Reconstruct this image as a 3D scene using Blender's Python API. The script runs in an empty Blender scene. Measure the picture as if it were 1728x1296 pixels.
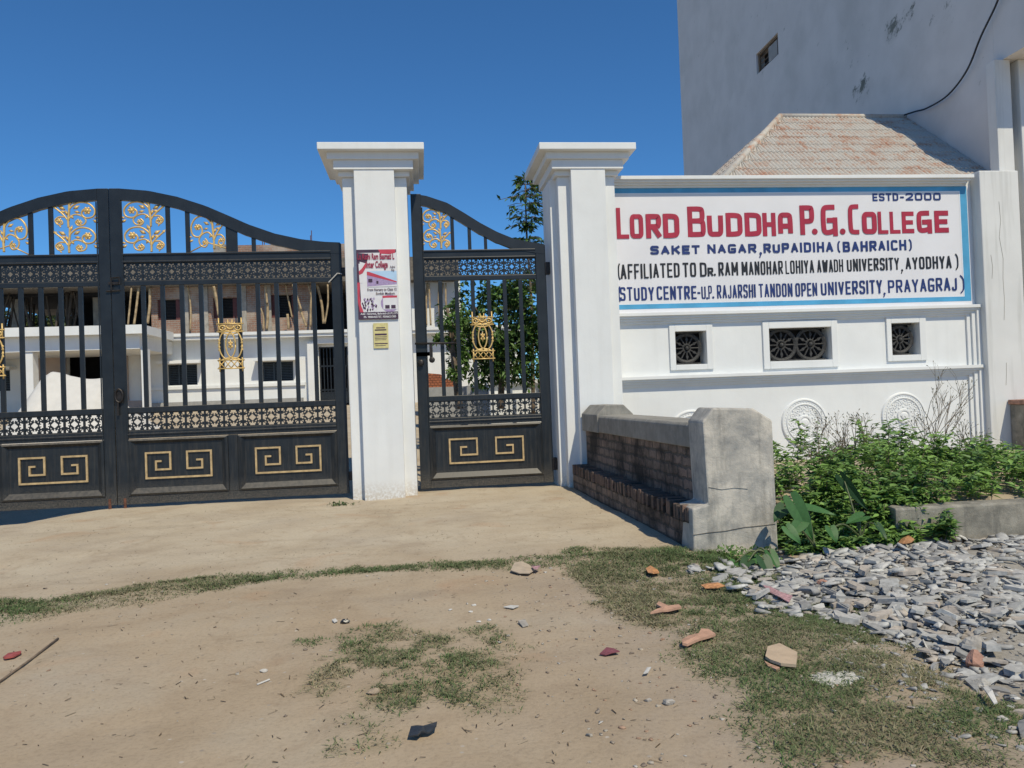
import bpy, math, random
import numpy as np
from mathutils import Matrix, Vector

# ------------------------------------------------------------------ camera
sc = bpy.context.scene
COL = sc.collection
random.seed(7); RNG = np.random.default_rng(7)
FPX, EYE = 1300.0, 1.5                      # focal length in pixels of a 1728 px wide frame, eye height
YAW, PIT, ROL = (math.radians(a) for a in (6.72, 0.86, 2.16))
FW = np.array([math.sin(YAW)*math.cos(PIT), math.cos(YAW)*math.cos(PIT), math.sin(PIT)])
_r = np.array([math.cos(YAW), -math.sin(YAW), 0.0]); _u = np.cross(_r, FW)
CR = _r*math.cos(ROL) - _u*math.sin(ROL); CU = _r*math.sin(ROL) + _u*math.cos(ROL)
EYEP = np.array([0.0, 0.0, EYE])
cam_d = bpy.data.cameras.new("camera"); cam = bpy.data.objects.new("camera", cam_d); COL.objects.link(cam)
cam_d.sensor_width = 36.0; cam_d.lens = FPX/1728*36; cam_d.clip_end = 3000; cam_d.clip_start = 0.05
m = Matrix.Identity(4)
for i in range(3):
    m[i][0], m[i][1], m[i][2], m[i][3] = CR[i], CU[i], -FW[i], EYEP[i]
cam.matrix_world = m
sc.camera = cam

def P(u, v, X=None, Y=None, Z=None):
    """survey helper: the point of the plane X=, Y= or Z= seen in the photograph at u, v"""
    d = CR*(u-864) + CU*(648-v) + FW*FPX
    k, val = (0, X) if X is not None else (1, Y) if Y is not None else (2, Z)
    t = (val-EYEP[k])/d[k]
    return EYEP + d*t

# ------------------------------------------------------------------ light
SUN = np.array([0.27, -0.70, 1.0]); SUN = SUN/np.linalg.norm(SUN)      # towards the sun
elev = math.asin(SUN[2])
w = bpy.data.worlds.new("World"); sc.world = w; w.use_nodes = True
nt = w.node_tree
sky = nt.nodes.new("ShaderNodeTexSky"); sky.sky_type = 'NISHITA'; sky.sun_disc = False
sky.sun_elevation = elev; sky.sun_rotation = math.atan2(SUN[0], SUN[1])
sky.air_density = 1.0; sky.dust_density = 0.2; sky.ozone_density = 8.0; sky.altitude = 1500
tintn = nt.nodes.new("ShaderNodeMix"); tintn.data_type = 'RGBA'; tintn.blend_type = 'MULTIPLY'; tintn.inputs[0].default_value = 1.0
tintn.inputs[7].default_value = (0.63, 1.06, 1.23, 1)     # the deep clear blue of this sky
nt.links.new(sky.outputs[0], tintn.inputs[6]); nt.links.new(tintn.outputs[2], nt.nodes["Background"].inputs[0]); nt.nodes["Background"].inputs[1].default_value = 0.10
sd = bpy.data.lights.new("sun", 'SUN'); sd.energy = 3.8; sd.angle = math.radians(0.5); sd.color = (1.0, 0.905, 0.70)
so = bpy.data.objects.new("sun", sd); COL.objects.link(so)
so.rotation_mode = 'QUATERNION'; so.rotation_quaternion = Vector(SUN).to_track_quat('Z', 'Y'); so.location = (4, -8, 12)
sc.view_settings.view_transform = 'Standard'; sc.view_settings.look = 'None'
sc.view_settings.exposure = 0.0; sc.view_settings.gamma = 1.0
sc.view_settings.use_curve_mapping = False
sc.render.engine = 'CYCLES'
sc.cycles.max_bounces = 6; sc.cycles.transparent_max_bounces = 4

# ------------------------------------------------------------------ materials
def nodes(name):
    mt = bpy.data.materials.new(name); mt.use_nodes = True
    n = mt.node_tree; b = n.nodes["Principled BSDF"]
    return mt, n, b
def noise(n, vec, scale, detail=4, rough=0.55, dist=0.0):
    t = n.nodes.new("ShaderNodeTexNoise"); t.inputs["Scale"].default_value = scale
    t.inputs["Detail"].default_value = detail; t.inputs["Roughness"].default_value = rough
    t.inputs["Distortion"].default_value = dist
    n.links.new(vec, t.inputs["Vector"]); return t.outputs["Fac"]
def ramp(n, fac, stops):
    r = n.nodes.new("ShaderNodeValToRGB"); e = r.color_ramp.elements
    while len(e) < len(stops): e.new(0.5)
    for el, (p, c) in zip(e, stops):
        el.position = p; el.color = (c, c, c, 1) if not hasattr(c, '__len__') else (*c, 1)
    n.links.new(fac, r.inputs[0]); return r.outputs[0]
def mix(n, fac, a, b, mode='MIX'):
    x = n.nodes.new("ShaderNodeMix"); x.data_type = 'RGBA'; x.blend_type = mode
    for s, i in ((fac, 0), (a, 6), (b, 7)):
        if hasattr(s, 'is_linked'): n.links.new(s, x.inputs[i])
        elif hasattr(s, '__len__'): x.inputs[i].default_value = (*s, 1)
        else: x.inputs[i].default_value = s
    return x.outputs[2]
def mth(n, op, a, b=None, clamp=False):
    x = n.nodes.new("ShaderNodeMath"); x.operation = op; x.use_clamp = clamp
    for s, i in ((a, 0), (b, 1)):
        if s is None: continue
        if hasattr(s, 'is_linked'): n.links.new(s, x.inputs[i])
        else: x.inputs[i].default_value = s
    return x.outputs[0]
def wpos(n):
    g = n.nodes.new("ShaderNodeNewGeometry"); return g.outputs["Position"]
def sep(n, v):
    s = n.nodes.new("ShaderNodeSeparateXYZ"); n.links.new(v, s.inputs[0]); return s.outputs
def comb(n, x, y, z):
    c = n.nodes.new("ShaderNodeCombineXYZ")
    for s, i in ((x, 0), (y, 1), (z, 2)):
        if hasattr(s, 'is_linked'): n.links.new(s, c.inputs[i])
        else: c.inputs[i].default_value = s
    return c.outputs[0]
def bump(n, b, h, strength=0.3, dist=0.02):
    x = n.nodes.new("ShaderNodeBump"); x.inputs["Strength"].default_value = strength
    x.inputs["Distance"].default_value = dist
    n.links.new(h, x.inputs["Height"]); n.links.new(x.outputs[0], b.inputs["Normal"])
def maprange(n, v, a, b_, c, d):
    x = n.nodes.new("ShaderNodeMapRange"); n.links.new(v, x.inputs[0])
    for i, q in enumerate((a, b_, c, d)): x.inputs[i+1].default_value = q
    return x.outputs[0]

def m_plain(name, col, rough=0.6, metal=0.0, var=0.15, scale=8, bmp=0.1):
    mt, n, b = nodes(name); p = wpos(n)
    f = noise(n, p, scale); c = ramp(n, f, [(0.3, tuple(x*(1-var) for x in col)), (0.7, tuple(min(1, x*(1+var)) for x in col))])
    n.links.new(c, b.inputs["Base Color"]); b.inputs["Roughness"].default_value = rough; b.inputs["Metallic"].default_value = metal
    if bmp: bump(n, b, noise(n, p, scale*6), bmp, 0.01)
    return mt
def stain_spots(n, y, z, spots):
    tot = None
    for (yy, zz, ry, rz, k) in spots:
        dy = mth(n, 'MULTIPLY', mth(n, 'SUBTRACT', y, yy), 1/ry); dz = mth(n, 'MULTIPLY', mth(n, 'SUBTRACT', z, zz), 1/rz)
        g = mth(n, 'MULTIPLY', mth(n, 'SUBTRACT', 1.0, mth(n, 'ADD', mth(n, 'MULTIPLY', dy, dy), mth(n, 'MULTIPLY', dz, dz)), True), k)
        tot = g if tot is None else mth(n, 'MAXIMUM', tot, g)
    return tot
def m_white(name, base=(0.77, 0.78, 0.77), dirt=(0.42, 0.34, 0.24), z0=0.0, mud=0.22, stain=0.10, algae=0.0, grey=(0.5, 0.5, 0.48)):
    """distempered plaster: brush mottling, splashed mud just above the ground, rain streaks"""
    mt, n, b = nodes(name); p = wpos(n); x, y, z = sep(n, p)
    f = noise(n, p, 1.3, 6); c = ramp(n, f, [(0.3, tuple(k*0.90 for k in base)), (0.7, base)])
    st = noise(n, comb(n, mth(n, 'MULTIPLY', x, 7.0), mth(n, 'MULTIPLY', y, 7.0), mth(n, 'MULTIPLY', z, 0.5)), 1.0, 5)
    c = mix(n, mth(n, 'MULTIPLY', ramp(n, st, [(0.52, 0.0), (0.75, 1.0)]), stain), c, grey)
    hz = maprange(n, z, z0, z0+mud, 0.62, 0.0)
    mud_f = mth(n, 'MULTIPLY', hz, ramp(n, noise(n, p, 28, 6, 0.7), [(0.40, 0.0), (0.56, 1.0)]), True)
    c = mix(n, mud_f, c, dirt)
    if algae:
        sp = []
        for u_, v_, ru, rv, k in ((1505, 48, 20, 26, 1.0), (1535, 20, 24, 22, .6), (1455, 150, 22, 30, .8), (1430, 100, 60, 70, .25), (1590, 30, 40, 40, .35), (1300, 10, 60, 60, .15)):
            q = P(u_, v_, X=10.65); q2 = P(u_+ru, v_, X=10.65); sp.append((q[1], q[2], abs(q2[1]-q[1]), rv*q[1]/1200, k))
        msk = stain_spots(n, y, z, sp)
        a2 = noise(n, comb(n, mth(n, 'MULTIPLY', x, 3.), mth(n, 'ADD', mth(n, 'MULTIPLY', y, 2.2), mth(n, 'MULTIPLY', z, 1.2)), mth(n, 'MULTIPLY', z, 2.0)), 1.6, 9, 0.78)
        thr = mth(n, 'ADD', a2, mth(n, 'MULTIPLY', msk, 0.22))
        c = mix(n, mth(n, 'MULTIPLY', ramp(n, thr, [(0.64, 0.0), (0.72, 1.0)]), algae), c, (0.085, 0.10, 0.075))
        c = mix(n, mth(n, 'MULTIPLY', ramp(n, mth(n, 'ADD', noise(n, p, 0.7, 5), mth(n, 'MULTIPLY', msk, 0.2)), [(0.5, 0.0), (0.8, 1.0)]), 0.35), c, (0.33, 0.34, 0.31))
    n.links.new(c, b.inputs["Base Color"]); b.inputs["Roughness"].default_value = 0.8
    h = mth(n, 'ADD', noise(n, p, 3.0, 5), mth(n, 'MULTIPLY', noise(n, p, 45, 3), 0.25))
    bump(n, b, h, 0.25, 0.015)
    return mt
def m_black():
    mt, n, b = nodes("gate_enamel"); p = wpos(n); x, y, z = sep(n, p)
    f = noise(n, p, 5, 6); c = ramp(n, f, [(0.35, (0.0055, 0.0085, 0.0125)), (0.7, (0.012, 0.0165, 0.0215))])
    streak = noise(n, comb(n, mth(n, 'MULTIPLY', x, 26.), 0.0, mth(n, 'MULTIPLY', z, 1.6)), 1.0, 5, 0.7)
    d = mth(n, 'MULTIPLY', ramp(n, streak, [(0.45, 0.0), (0.8, 1.0)]), maprange(n, z, 0.1, 2.0, 0.17, 0.022))
    spl = mth(n, 'MULTIPLY', ramp(n, noise(n, p, 60, 5, 0.75), [(0.40, 0.0), (0.68, 1.0)]), maprange(n, z, 0.05, 0.42, 0.50, 0.015), True)
    d = mth(n, 'MAXIMUM', d, spl)
    nz = n.nodes.new("ShaderNodeNewGeometry"); up = sep(n, nz.outputs["Normal"])[2]
    d = mth(n, 'MAXIMUM', d, mth(n, 'MULTIPLY', maprange(n, up, 0.3, 0.8, 0.0, 0.55), ramp(n, noise(n, p, 20, 5), [(0.3, 0.4), (0.6, 1.0)])))
    c = mix(n, d, c, (0.33, 0.28, 0.21))
    n.links.new(c, b.inputs["Base Color"])
    n.links.new(mth(n, 'ADD', mth(n, 'MULTIPLY', d, 0.5), 0.42, True), b.inputs["Roughness"])
    bump(n, b, noise(n, p, 14, 4), 0.12, 0.01)
    return mt
def m_brick(name, c1, c2, mortar, bw, bh, swz, dark=0.0, ms=0.012, tint=(0.02, 0.018, 0.016), wash=0.0, bstr=0.9, wob=0.03):
    mt, n, b = nodes(name); p = wpos(n); x, y, z = sep(n, p)
    warp = mth(n, 'MULTIPLY', mth(n, 'SUBTRACT', noise(n, p, 9, 3), 0.5), wob)
    v = comb(n, mth(n, 'ADD', {'x': x, 'y': y}[swz], warp), mth(n, 'ADD', z, warp), 0.0)
    t = n.nodes.new("ShaderNodeTexBrick"); n.links.new(v, t.inputs["Vector"])
    t.inputs["Color1"].default_value = (*c1, 1); t.inputs["Color2"].default_value = (*c2, 1); t.inputs["Mortar"].default_value = (*mortar, 1)
    t.inputs["Scale"].default_value = 1.0; t.inputs["Brick Width"].default_value = bw; t.inputs["Row Height"].default_value = bh
    t.inputs["Mortar Size"].default_value = ms; t.inputs["Mortar Smooth"].default_value = 0.4
    c = mix(n, 0.55, t.outputs["Color"], ramp(n, noise(n, p, 22, 6, 0.7), [(0.3, 0.25), (0.75, 1.0)]), 'MULTIPLY')
    if wash: c = mix(n, mth(n, 'MULTIPLY', ramp(n, noise(n, p, 1.1, 5), [(0.45, 0.0), (0.6, 1.0)]), wash), c, (0.5, 0.45, 0.38))
    if dark:
        k = ramp(n, noise(n, p, 1.7, 6, 0.65), [(0.42, 0.0), (0.62, 1.0)])
        c = mix(n, mth(n, 'MULTIPLY', k, dark), c, tint)
    n.links.new(c, b.inputs["Base Color"]); b.inputs["Roughness"].default_value = 0.9
    h = mth(n, 'ADD', mth(n, 'MULTIPLY', t.outputs["Fac"], -1.0), mth(n, 'MULTIPLY', noise(n, p, 30, 6), 0.9))
    bump(n, b, h, bstr, 0.02)
    return mt
def m_concrete(name, a=(0.22, 0.215, 0.20), b_=(0.40, 0.38, 0.34), dark=0.5, sx=1.0):
    mt, n, b = nodes(name); p = wpos(n); x, y, z = sep(n, p)
    f = noise(n, p, 4.5, 8, 0.65, 0.3); c = ramp(n, f, [(0.32, a), (0.66, b_)])
    s = noise(n, comb(n, mth(n, 'MULTIPLY', x, 9.), mth(n, 'MULTIPLY', y, 9.), mth(n, 'MULTIPLY', z, 1.2)), 1.0, 6, 0.7)
    c = mix(n, mth(n, 'MULTIPLY', ramp(n, s, [(0.5, 0.0), (0.72, 1.0)]), dark), c, (0.09, 0.088, 0.08))
    c = mix(n, mth(n, 'MULTIPLY', ramp(n, noise(n, p, 11, 7, 0.75, 0.6), [(0.6, 0.0), (0.72, 1.0)]), 0.5), c, (0.55, 0.54, 0.51))
    n.links.new(c, b.inputs["Base Color"]); b.inputs["Roughness"].default_value = 0.9
    bump(n, b, mth(n, 'ADD', noise(n, p, 12, 8, 0.7), mth(n, 'MULTIPLY', noise(n, p, 90, 3), 0.2)), 0.5, 0.02)
    return mt
def m_attr(name, rough=0.7, trans=0.0, var=0.25, spec=0.3):
    """colour from the per-piece 'tint' attribute (random kinds of leaf, blade, stone) with fine mottling"""
    mt, n, b = nodes(name)
    a = n.nodes.new("ShaderNodeAttribute"); a.attribute_name = "tint"
    p = wpos(n)
    c = mix(n, 1.0, a.outputs["Color"], ramp(n, noise(n, p, 35, 5), [(0.25, 1-var), (0.75, 1+var*0.4)]), 'MULTIPLY')
    n.links.new(c, b.inputs["Base Color"]); b.inputs["Roughness"].default_value = rough
    b.inputs["Specular IOR Level"].default_value = spec
    if trans:
        t = n.nodes.new("ShaderNodeBsdfTranslucent"); n.links.new(c, t.inputs[0])
        ms = n.nodes.new("ShaderNodeMixShader"); ms.inputs[0].default_value = trans
        n.links.new(b.outputs[0], ms.inputs[1]); n.links.new(t.outputs[0], ms.inputs[2])
        n.links.new(ms.outputs[0], n.nodes["Material Output"].inputs[0])
    return mt
def m_ground():
    mt, n, b = nodes("dusty_soil"); p = wpos(n); x, y, z = sep(n, p)
    q = comb(n, x, mth(n, 'MULTIPLY', y, 1.0), 0.0)
    f1 = noise(n, q, 0.55, 7, 0.6, 0.4)
    c = ramp(n, f1, [(0.30, (0.315, 0.240, 0.160)), (0.50, (0.395, 0.310, 0.215)), (0.70, (0.43, 0.365, 0.275))])
    up_ = maprange(n, y, 6.2, 8.0, 0.0, 1.0)
    c = mix(n, mth(n, 'MULTIPLY', up_, ramp(n, noise(n, q, 1.1, 5), [(0.25, 0.25), (0.6, 0.8)])), c, (0.515, 0.445, 0.335))
    red = ramp(n, noise(n, q, 1.3, 4, 0.5, 0.6), [(0.60, 0.0), (0.75, 1.0)])
    c = mix(n, mth(n, 'MULTIPLY', red, 0.5), c, (0.41, 0.25, 0.145))
    c = mix(n, mth(n, 'MULTIPLY', ramp(n, noise(n, q, 2.6, 6, 0.65, 1.2), [(0.52, 0.0), (0.68, 1.0)]), 0.35), c, (0.27, 0.20, 0.135))
    trk = noise(n, comb(n, mth(n, 'MULTIPLY', x, 0.35), mth(n, 'MULTIPLY', y, 2.6), 0.0), 1.0, 5, 0.6, 0.8)
    c = mix(n, mth(n, 'MULTIPLY', ramp(n, trk, [(0.55, 0.0), (0.7, 1.0)]), 0.30), c, (0.29, 0.225, 0.155))
    grv = ramp(n, noise(n, q, 0.8, 3, 0.5), [(0.5, 0.0), (0.7, 1.0)])
    gv2 = mth(n, 'MULTIPLY', maprange(n, x, 0.3, 1.3, 0.0, 1.0), maprange(n, y, 7.0, 6.0, 0.0, 1.0))
    grv = mth(n, 'MAXIMUM', mth(n, 'MULTIPLY', grv, 0.5), mth(n, 'MULTIPLY', gv2, ramp(n, noise(n, q, 2.0, 6, 0.7), [(0.35, 0.2), (0.6, 1.0)])))
    c = mix(n, mth(n, 'MULTIPLY', grv, 0.5), c, (0.35, 0.30, 0.25))
    fine = noise(n, q, 38, 8, 0.7)
    c = mix(n, 0.55, c, ramp(n, fine, [(0.30, 0.66), (0.52, 1.04)]), 'MULTIPLY')
    sp = n.nodes.new("ShaderNodeTexVoronoi"); sp.inputs["Scale"].default_value = 16; n.links.new(q, sp.inputs["Vector"])
    spc = sep(n, sp.outputs["Color"])
    m1 = mth(n, 'MULTIPLY', ramp(n, sp.outputs["Distance"], [(0.10, 1.0), (0.20, 0.0)]), ramp(n, spc[0], [(0.80, 0.0), (0.83, 1.0)]))
    c = mix(n, mth(n, 'MULTIPLY', m1, 0.75), c, mix(n, spc[1], (0.13, 0.10, 0.075), (0.55, 0.50, 0.43)))
    a = n.nodes.new("ShaderNodeAttribute"); a.attribute_name = "turf"
    tf = mth(n, 'MULTIPLY', a.outputs["Fac"], ramp(n, noise(n, q, 9, 6, 0.7), [(0.30, 0.05), (0.62, 0.62)]))
    c = mix(n, tf, c, (0.13, 0.125, 0.060))
    g = n.nodes.new("ShaderNodeAttribute"); g.attribute_name = "rubble"
    c = mix(n, mth(n, 'MULTIPLY', g.outputs["Fac"], 0.85), c, ramp(n, fine, [(0.3, (0.20, 0.19, 0.17)), (0.7, (0.38, 0.36, 0.32))]))
    n.links.new(c, b.inputs["Base Color"]); b.inputs["Roughness"].default_value = 0.95
    b.inputs["Specular IOR Level"].default_value = 0.15
    h = mth(n, 'ADD', noise(n, q, 3.2, 9, 0.68, 0.5), mth(n, 'MULTIPLY', fine, 0.45))
    bump(n, b, h, 0.38, 0.03)
    return mt
def m_tile():
    mt, n, b = nodes("whitewashed_clay_tile"); p = wpos(n); x, y, z = sep(n, p)
    f = noise(n, comb(n, mth(n, 'MULTIPLY', x, 1.6), mth(n, 'MULTIPLY', y, 3.2), mth(n, 'MULTIPLY', z, 3.2)), 1.5, 6, 0.7, 0.5)
    f2 = noise(n, comb(n, mth(n, 'MULTIPLY', x, 14.), mth(n, 'MULTIPLY', y, 2.), z), 1.0, 3)
    k = mth(n, 'ADD', mth(n, 'MULTIPLY', f, 0.8), mth(n, 'MULTIPLY', f2, 0.3))
    c = ramp(n, k, [(0.52, (0.50, 0.47, 0.42)), (0.60, (0.47, 0.37, 0.30)), (0.68, (0.42, 0.22, 0.145))])
    c = mix(n, mth(n, 'MULTIPLY', ramp(n, noise(n, p, 18, 6, 0.75), [(0.5, 0.0), (0.75, 1.0)]), 0.4), c, (0.17, 0.16, 0.14))
    n.links.new(c, b.inputs["Base Color"]); b.inputs["Roughness"].default_value = 0.9
    bump(n, b, noise(n, p, 30, 5), 0.3, 0.01)
    return mt

M = {}
M['white'] = m_white("white_distemper", stain=0.16, mud=0.30)
M['wall'] = m_white("wall_distemper", z0=0.0, mud=0.3, stain=0.13)
M['bldg'] = m_white("tall_wall_plaster", base=(0.68, 0.66, 0.64), mud=0.1, stain=0.08, algae=0.9)
M['pier'] = m_white("pier_plaster", base=(0.70, 0.70, 0.68), mud=0.2, stain=0.5, grey=(0.36, 0.36, 0.33))
M['sign'] = m_plain("sign_ground_paint", (0.72, 0.715, 0.735), 0.55, var=0.03, scale=2, bmp=0.03)
M['blue'] = m_plain("border_blue_paint", (0.075, 0.33, 0.56), 0.5, var=0.15, scale=3, bmp=0)
M['pale'] = m_plain("border_white_line", (0.76, 0.79, 0.82), 0.5, var=0.03, bmp=0)
M['red'] = m_plain("red_letter_paint", (0.37, 0.018, 0.045), 0.5, var=0.12, scale=6, bmp=0)
M['navy'] = m_plain("navy_letter_paint", (0.012, 0.030, 0.145), 0.5, var=0.2, scale=6, bmp=0)
M['ink'] = m_plain("black_letter_paint", (0.011, 0.011, 0.013), 0.5, var=0.2, scale=6, bmp=0)
M['black'] = m_black()
M['gold'] = m_plain("gold_paint", (0.66, 0.45, 0.165), 0.42, 0.2, var=0.2, scale=14, bmp=0.1)
M['dullgold'] = m_plain("dull_gold_paint", (0.50, 0.36, 0.185), 0.55, 0.1, var=0.25, scale=14, bmp=0.1)
M['iron'] = m_plain("old_iron", (0.035, 0.03, 0.028), 0.5, 0.5, var=0.4, scale=25)
M['rust'] = m_plain("rusty_iron", (0.15, 0.06, 0.035), 0.8, 0.1, var=0.4, scale=30)
M['grille'] = m_plain("dark_stone_grille", (0.04, 0.039, 0.038), 0.7, 0.0, var=0.5, scale=30)
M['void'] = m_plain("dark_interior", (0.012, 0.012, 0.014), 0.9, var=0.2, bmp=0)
M['conc'] = m_concrete("bare_concrete", (0.27, 0.265, 0.25), (0.60, 0.55, 0.47), 0.55)
M['cap'] = m_concrete("weathered_coping", (0.21, 0.20, 0.175), (0.33, 0.31, 0.27), 0.3)
M['conc_old'] = m_concrete("mossy_concrete", (0.13, 0.125, 0.105), (0.36, 0.33, 0.27), 0.75)
M['brickbench'] = m_brick("sooty_brick", (0.36, 0.255, 0.20), (0.29, 0.225, 0.18), (0.16, 0.14, 0.12), 0.27, 0.118, 'y', dark=0.92, ms=0.018, bstr=1.0, wob=0.075)
M['brickedge'] = m_brick("brick_on_edge", (0.28, 0.18, 0.135), (0.22, 0.15, 0.115), (0.10, 0.085, 0.07), 0.082, 0.24, 'y', dark=0.6, ms=0.013, bstr=1.0, wob=0.05)
M['brickup'] = m_brick("raw_red_brick", (0.44, 0.235, 0.155), (0.34, 0.20, 0.145), (0.44, 0.40, 0.35), 0.25, 0.09, 'x', dark=0.25, tint=(0.15, 0.13, 0.11), wash=0.6, bstr=0.4)
M['brickstack'] = m_brick("orange_brick", (0.50, 0.17, 0.075), (0.40, 0.13, 0.06), (0.17, 0.06, 0.03), 0.12, 0.08, 'x', ms=0.01)
M['slab'] = m_concrete("raw_slab_concrete", (0.26, 0.24, 0.21), (0.44, 0.41, 0.36), 0.3)
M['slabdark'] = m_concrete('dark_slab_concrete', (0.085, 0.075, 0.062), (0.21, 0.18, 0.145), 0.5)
M['darkpole'] = m_plain('shaded_bamboo', (0.07, 0.055, 0.042), 0.8, var=0.4, scale=6)  # bamboo with shade put into its colour, for props under the slab
M['bamboo'] = m_plain("bamboo", (0.38, 0.28, 0.16), 0.7, var=0.35, scale=6)
M['soil'] = m_ground()
M['tile'] = m_tile()
M['leaf'] = m_attr("leaf", 0.5, 0.22, 0.2, 0.4)
M['grass'] = m_attr("grass_blade", 0.8, 0.15, 0.2, 0.2)
M['stone'] = m_attr("split_slate", 0.85, 0.0, 0.35, 0.3)
M['bark'] = m_plain("bark", (0.16, 0.12, 0.085), 0.9, var=0.4, scale=12, bmp=0.5)
M['sand'] = m_plain("pale_sand", (0.60, 0.58, 0.54), 0.95, var=0.05, scale=5, bmp=0.2)
M['greywall'] = m_concrete("grey_low_wall", (0.27, 0.27, 0.26), (0.36, 0.36, 0.35), 0.15)
M['shutter'] = m_plain("dark_shutter", (0.03, 0.045, 0.06), 0.5, var=0.3, scale=9)
M['shutter_red'] = m_plain("red_oxide_shutter", (0.11, 0.03, 0.025), 0.6, var=0.3, scale=9)
M['pinkwall'] = m_plain("porch_plaster", (0.42, 0.34, 0.30), 0.85, var=0.12, scale=2)
M['cable'] = m_plain("cable_sheath", (0.012, 0.013, 0.018), 0.4, var=0.1, bmp=0)
M['paper_w'] = m_plain("poster_paper", (0.70, 0.69, 0.70), 0.6, var=0.05, bmp=0)
M['paper_y'] = m_plain("yellow_paper", (0.60, 0.53, 0.24), 0.7, var=0.12, scale=16, bmp=0)
M['p_dark'] = m_plain("poster_plum", (0.055, 0.025, 0.055), 0.6, var=0.15, bmp=0)
M['p_red'] = m_plain("poster_red", (0.52, 0.05, 0.085), 0.6, var=0.15, bmp=0)
M['p_maroon'] = m_plain("poster_maroon", (0.30, 0.02, 0.06), 0.6, var=0.15, bmp=0)
M['p_sky'] = m_plain("poster_sky", (0.42, 0.60, 0.78), 0.6, var=0.08, bmp=0)
M['p_mauve'] = m_plain("poster_mauve", (0.36, 0.27, 0.45), 0.6, var=0.2, scale=40, bmp=0)
M['clod'] = m_plain('dry_clod', (0.36, 0.28, 0.20), 0.95, var=0.2, scale=20, bmp=0.5)
M['maroonlitter'] = m_plain('maroon_litter', (0.20, 0.06, 0.075), 0.7, var=0.3, scale=30)
M['card'] = m_plain("cardboard", (0.46, 0.37, 0.27), 0.85, var=0.12, scale=12)
M['tilepiece'] = m_plain("orange_tile_shard", (0.48, 0.28, 0.19), 0.85, var=0.15, scale=20)
M['tileface'] = m_plain("beige_tile_face", (0.50, 0.38, 0.26), 0.6, var=0.1, scale=20)
M['polyblack'] = m_plain("black_polythene", (0.03, 0.035, 0.042), 0.35, var=0.3, scale=10)
M['wood'] = m_plain("weathered_stick", (0.17, 0.125, 0.085), 0.85, var=0.4, scale=20)
M['whitelitter'] = m_plain("white_litter", (0.55, 0.53, 0.49), 0.6, var=0.1, scale=20)
M['orangelitter'] = m_plain("orange_wrapper", (0.50, 0.24, 0.10), 0.5, var=0.4, scale=40)
M['pinklitter'] = m_plain("pink_wrapper", (0.42, 0.24, 0.25), 0.5, var=0.4, scale=40)
M['redlitter'] = m_plain("red_packet", (0.33, 0.075, 0.06), 0.5, var=0.3, scale=40)
M['chalk'] = m_plain("spilt_lime", (0.52, 0.50, 0.44), 0.95, var=0.2, scale=24, bmp=0.3)
M['palestone'] = m_plain('pale_stone', (0.47, 0.44, 0.39), 0.9, var=0.3, scale=18, bmp=0.5)
M['shard'] = m_plain("pebble_stone", (0.36, 0.33, 0.29), 0.9, var=0.3, scale=20)
M['brickbat'] = m_plain("brickbat", (0.36, 0.20, 0.145), 0.9, var=0.35, scale=16, bmp=0.5)

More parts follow.
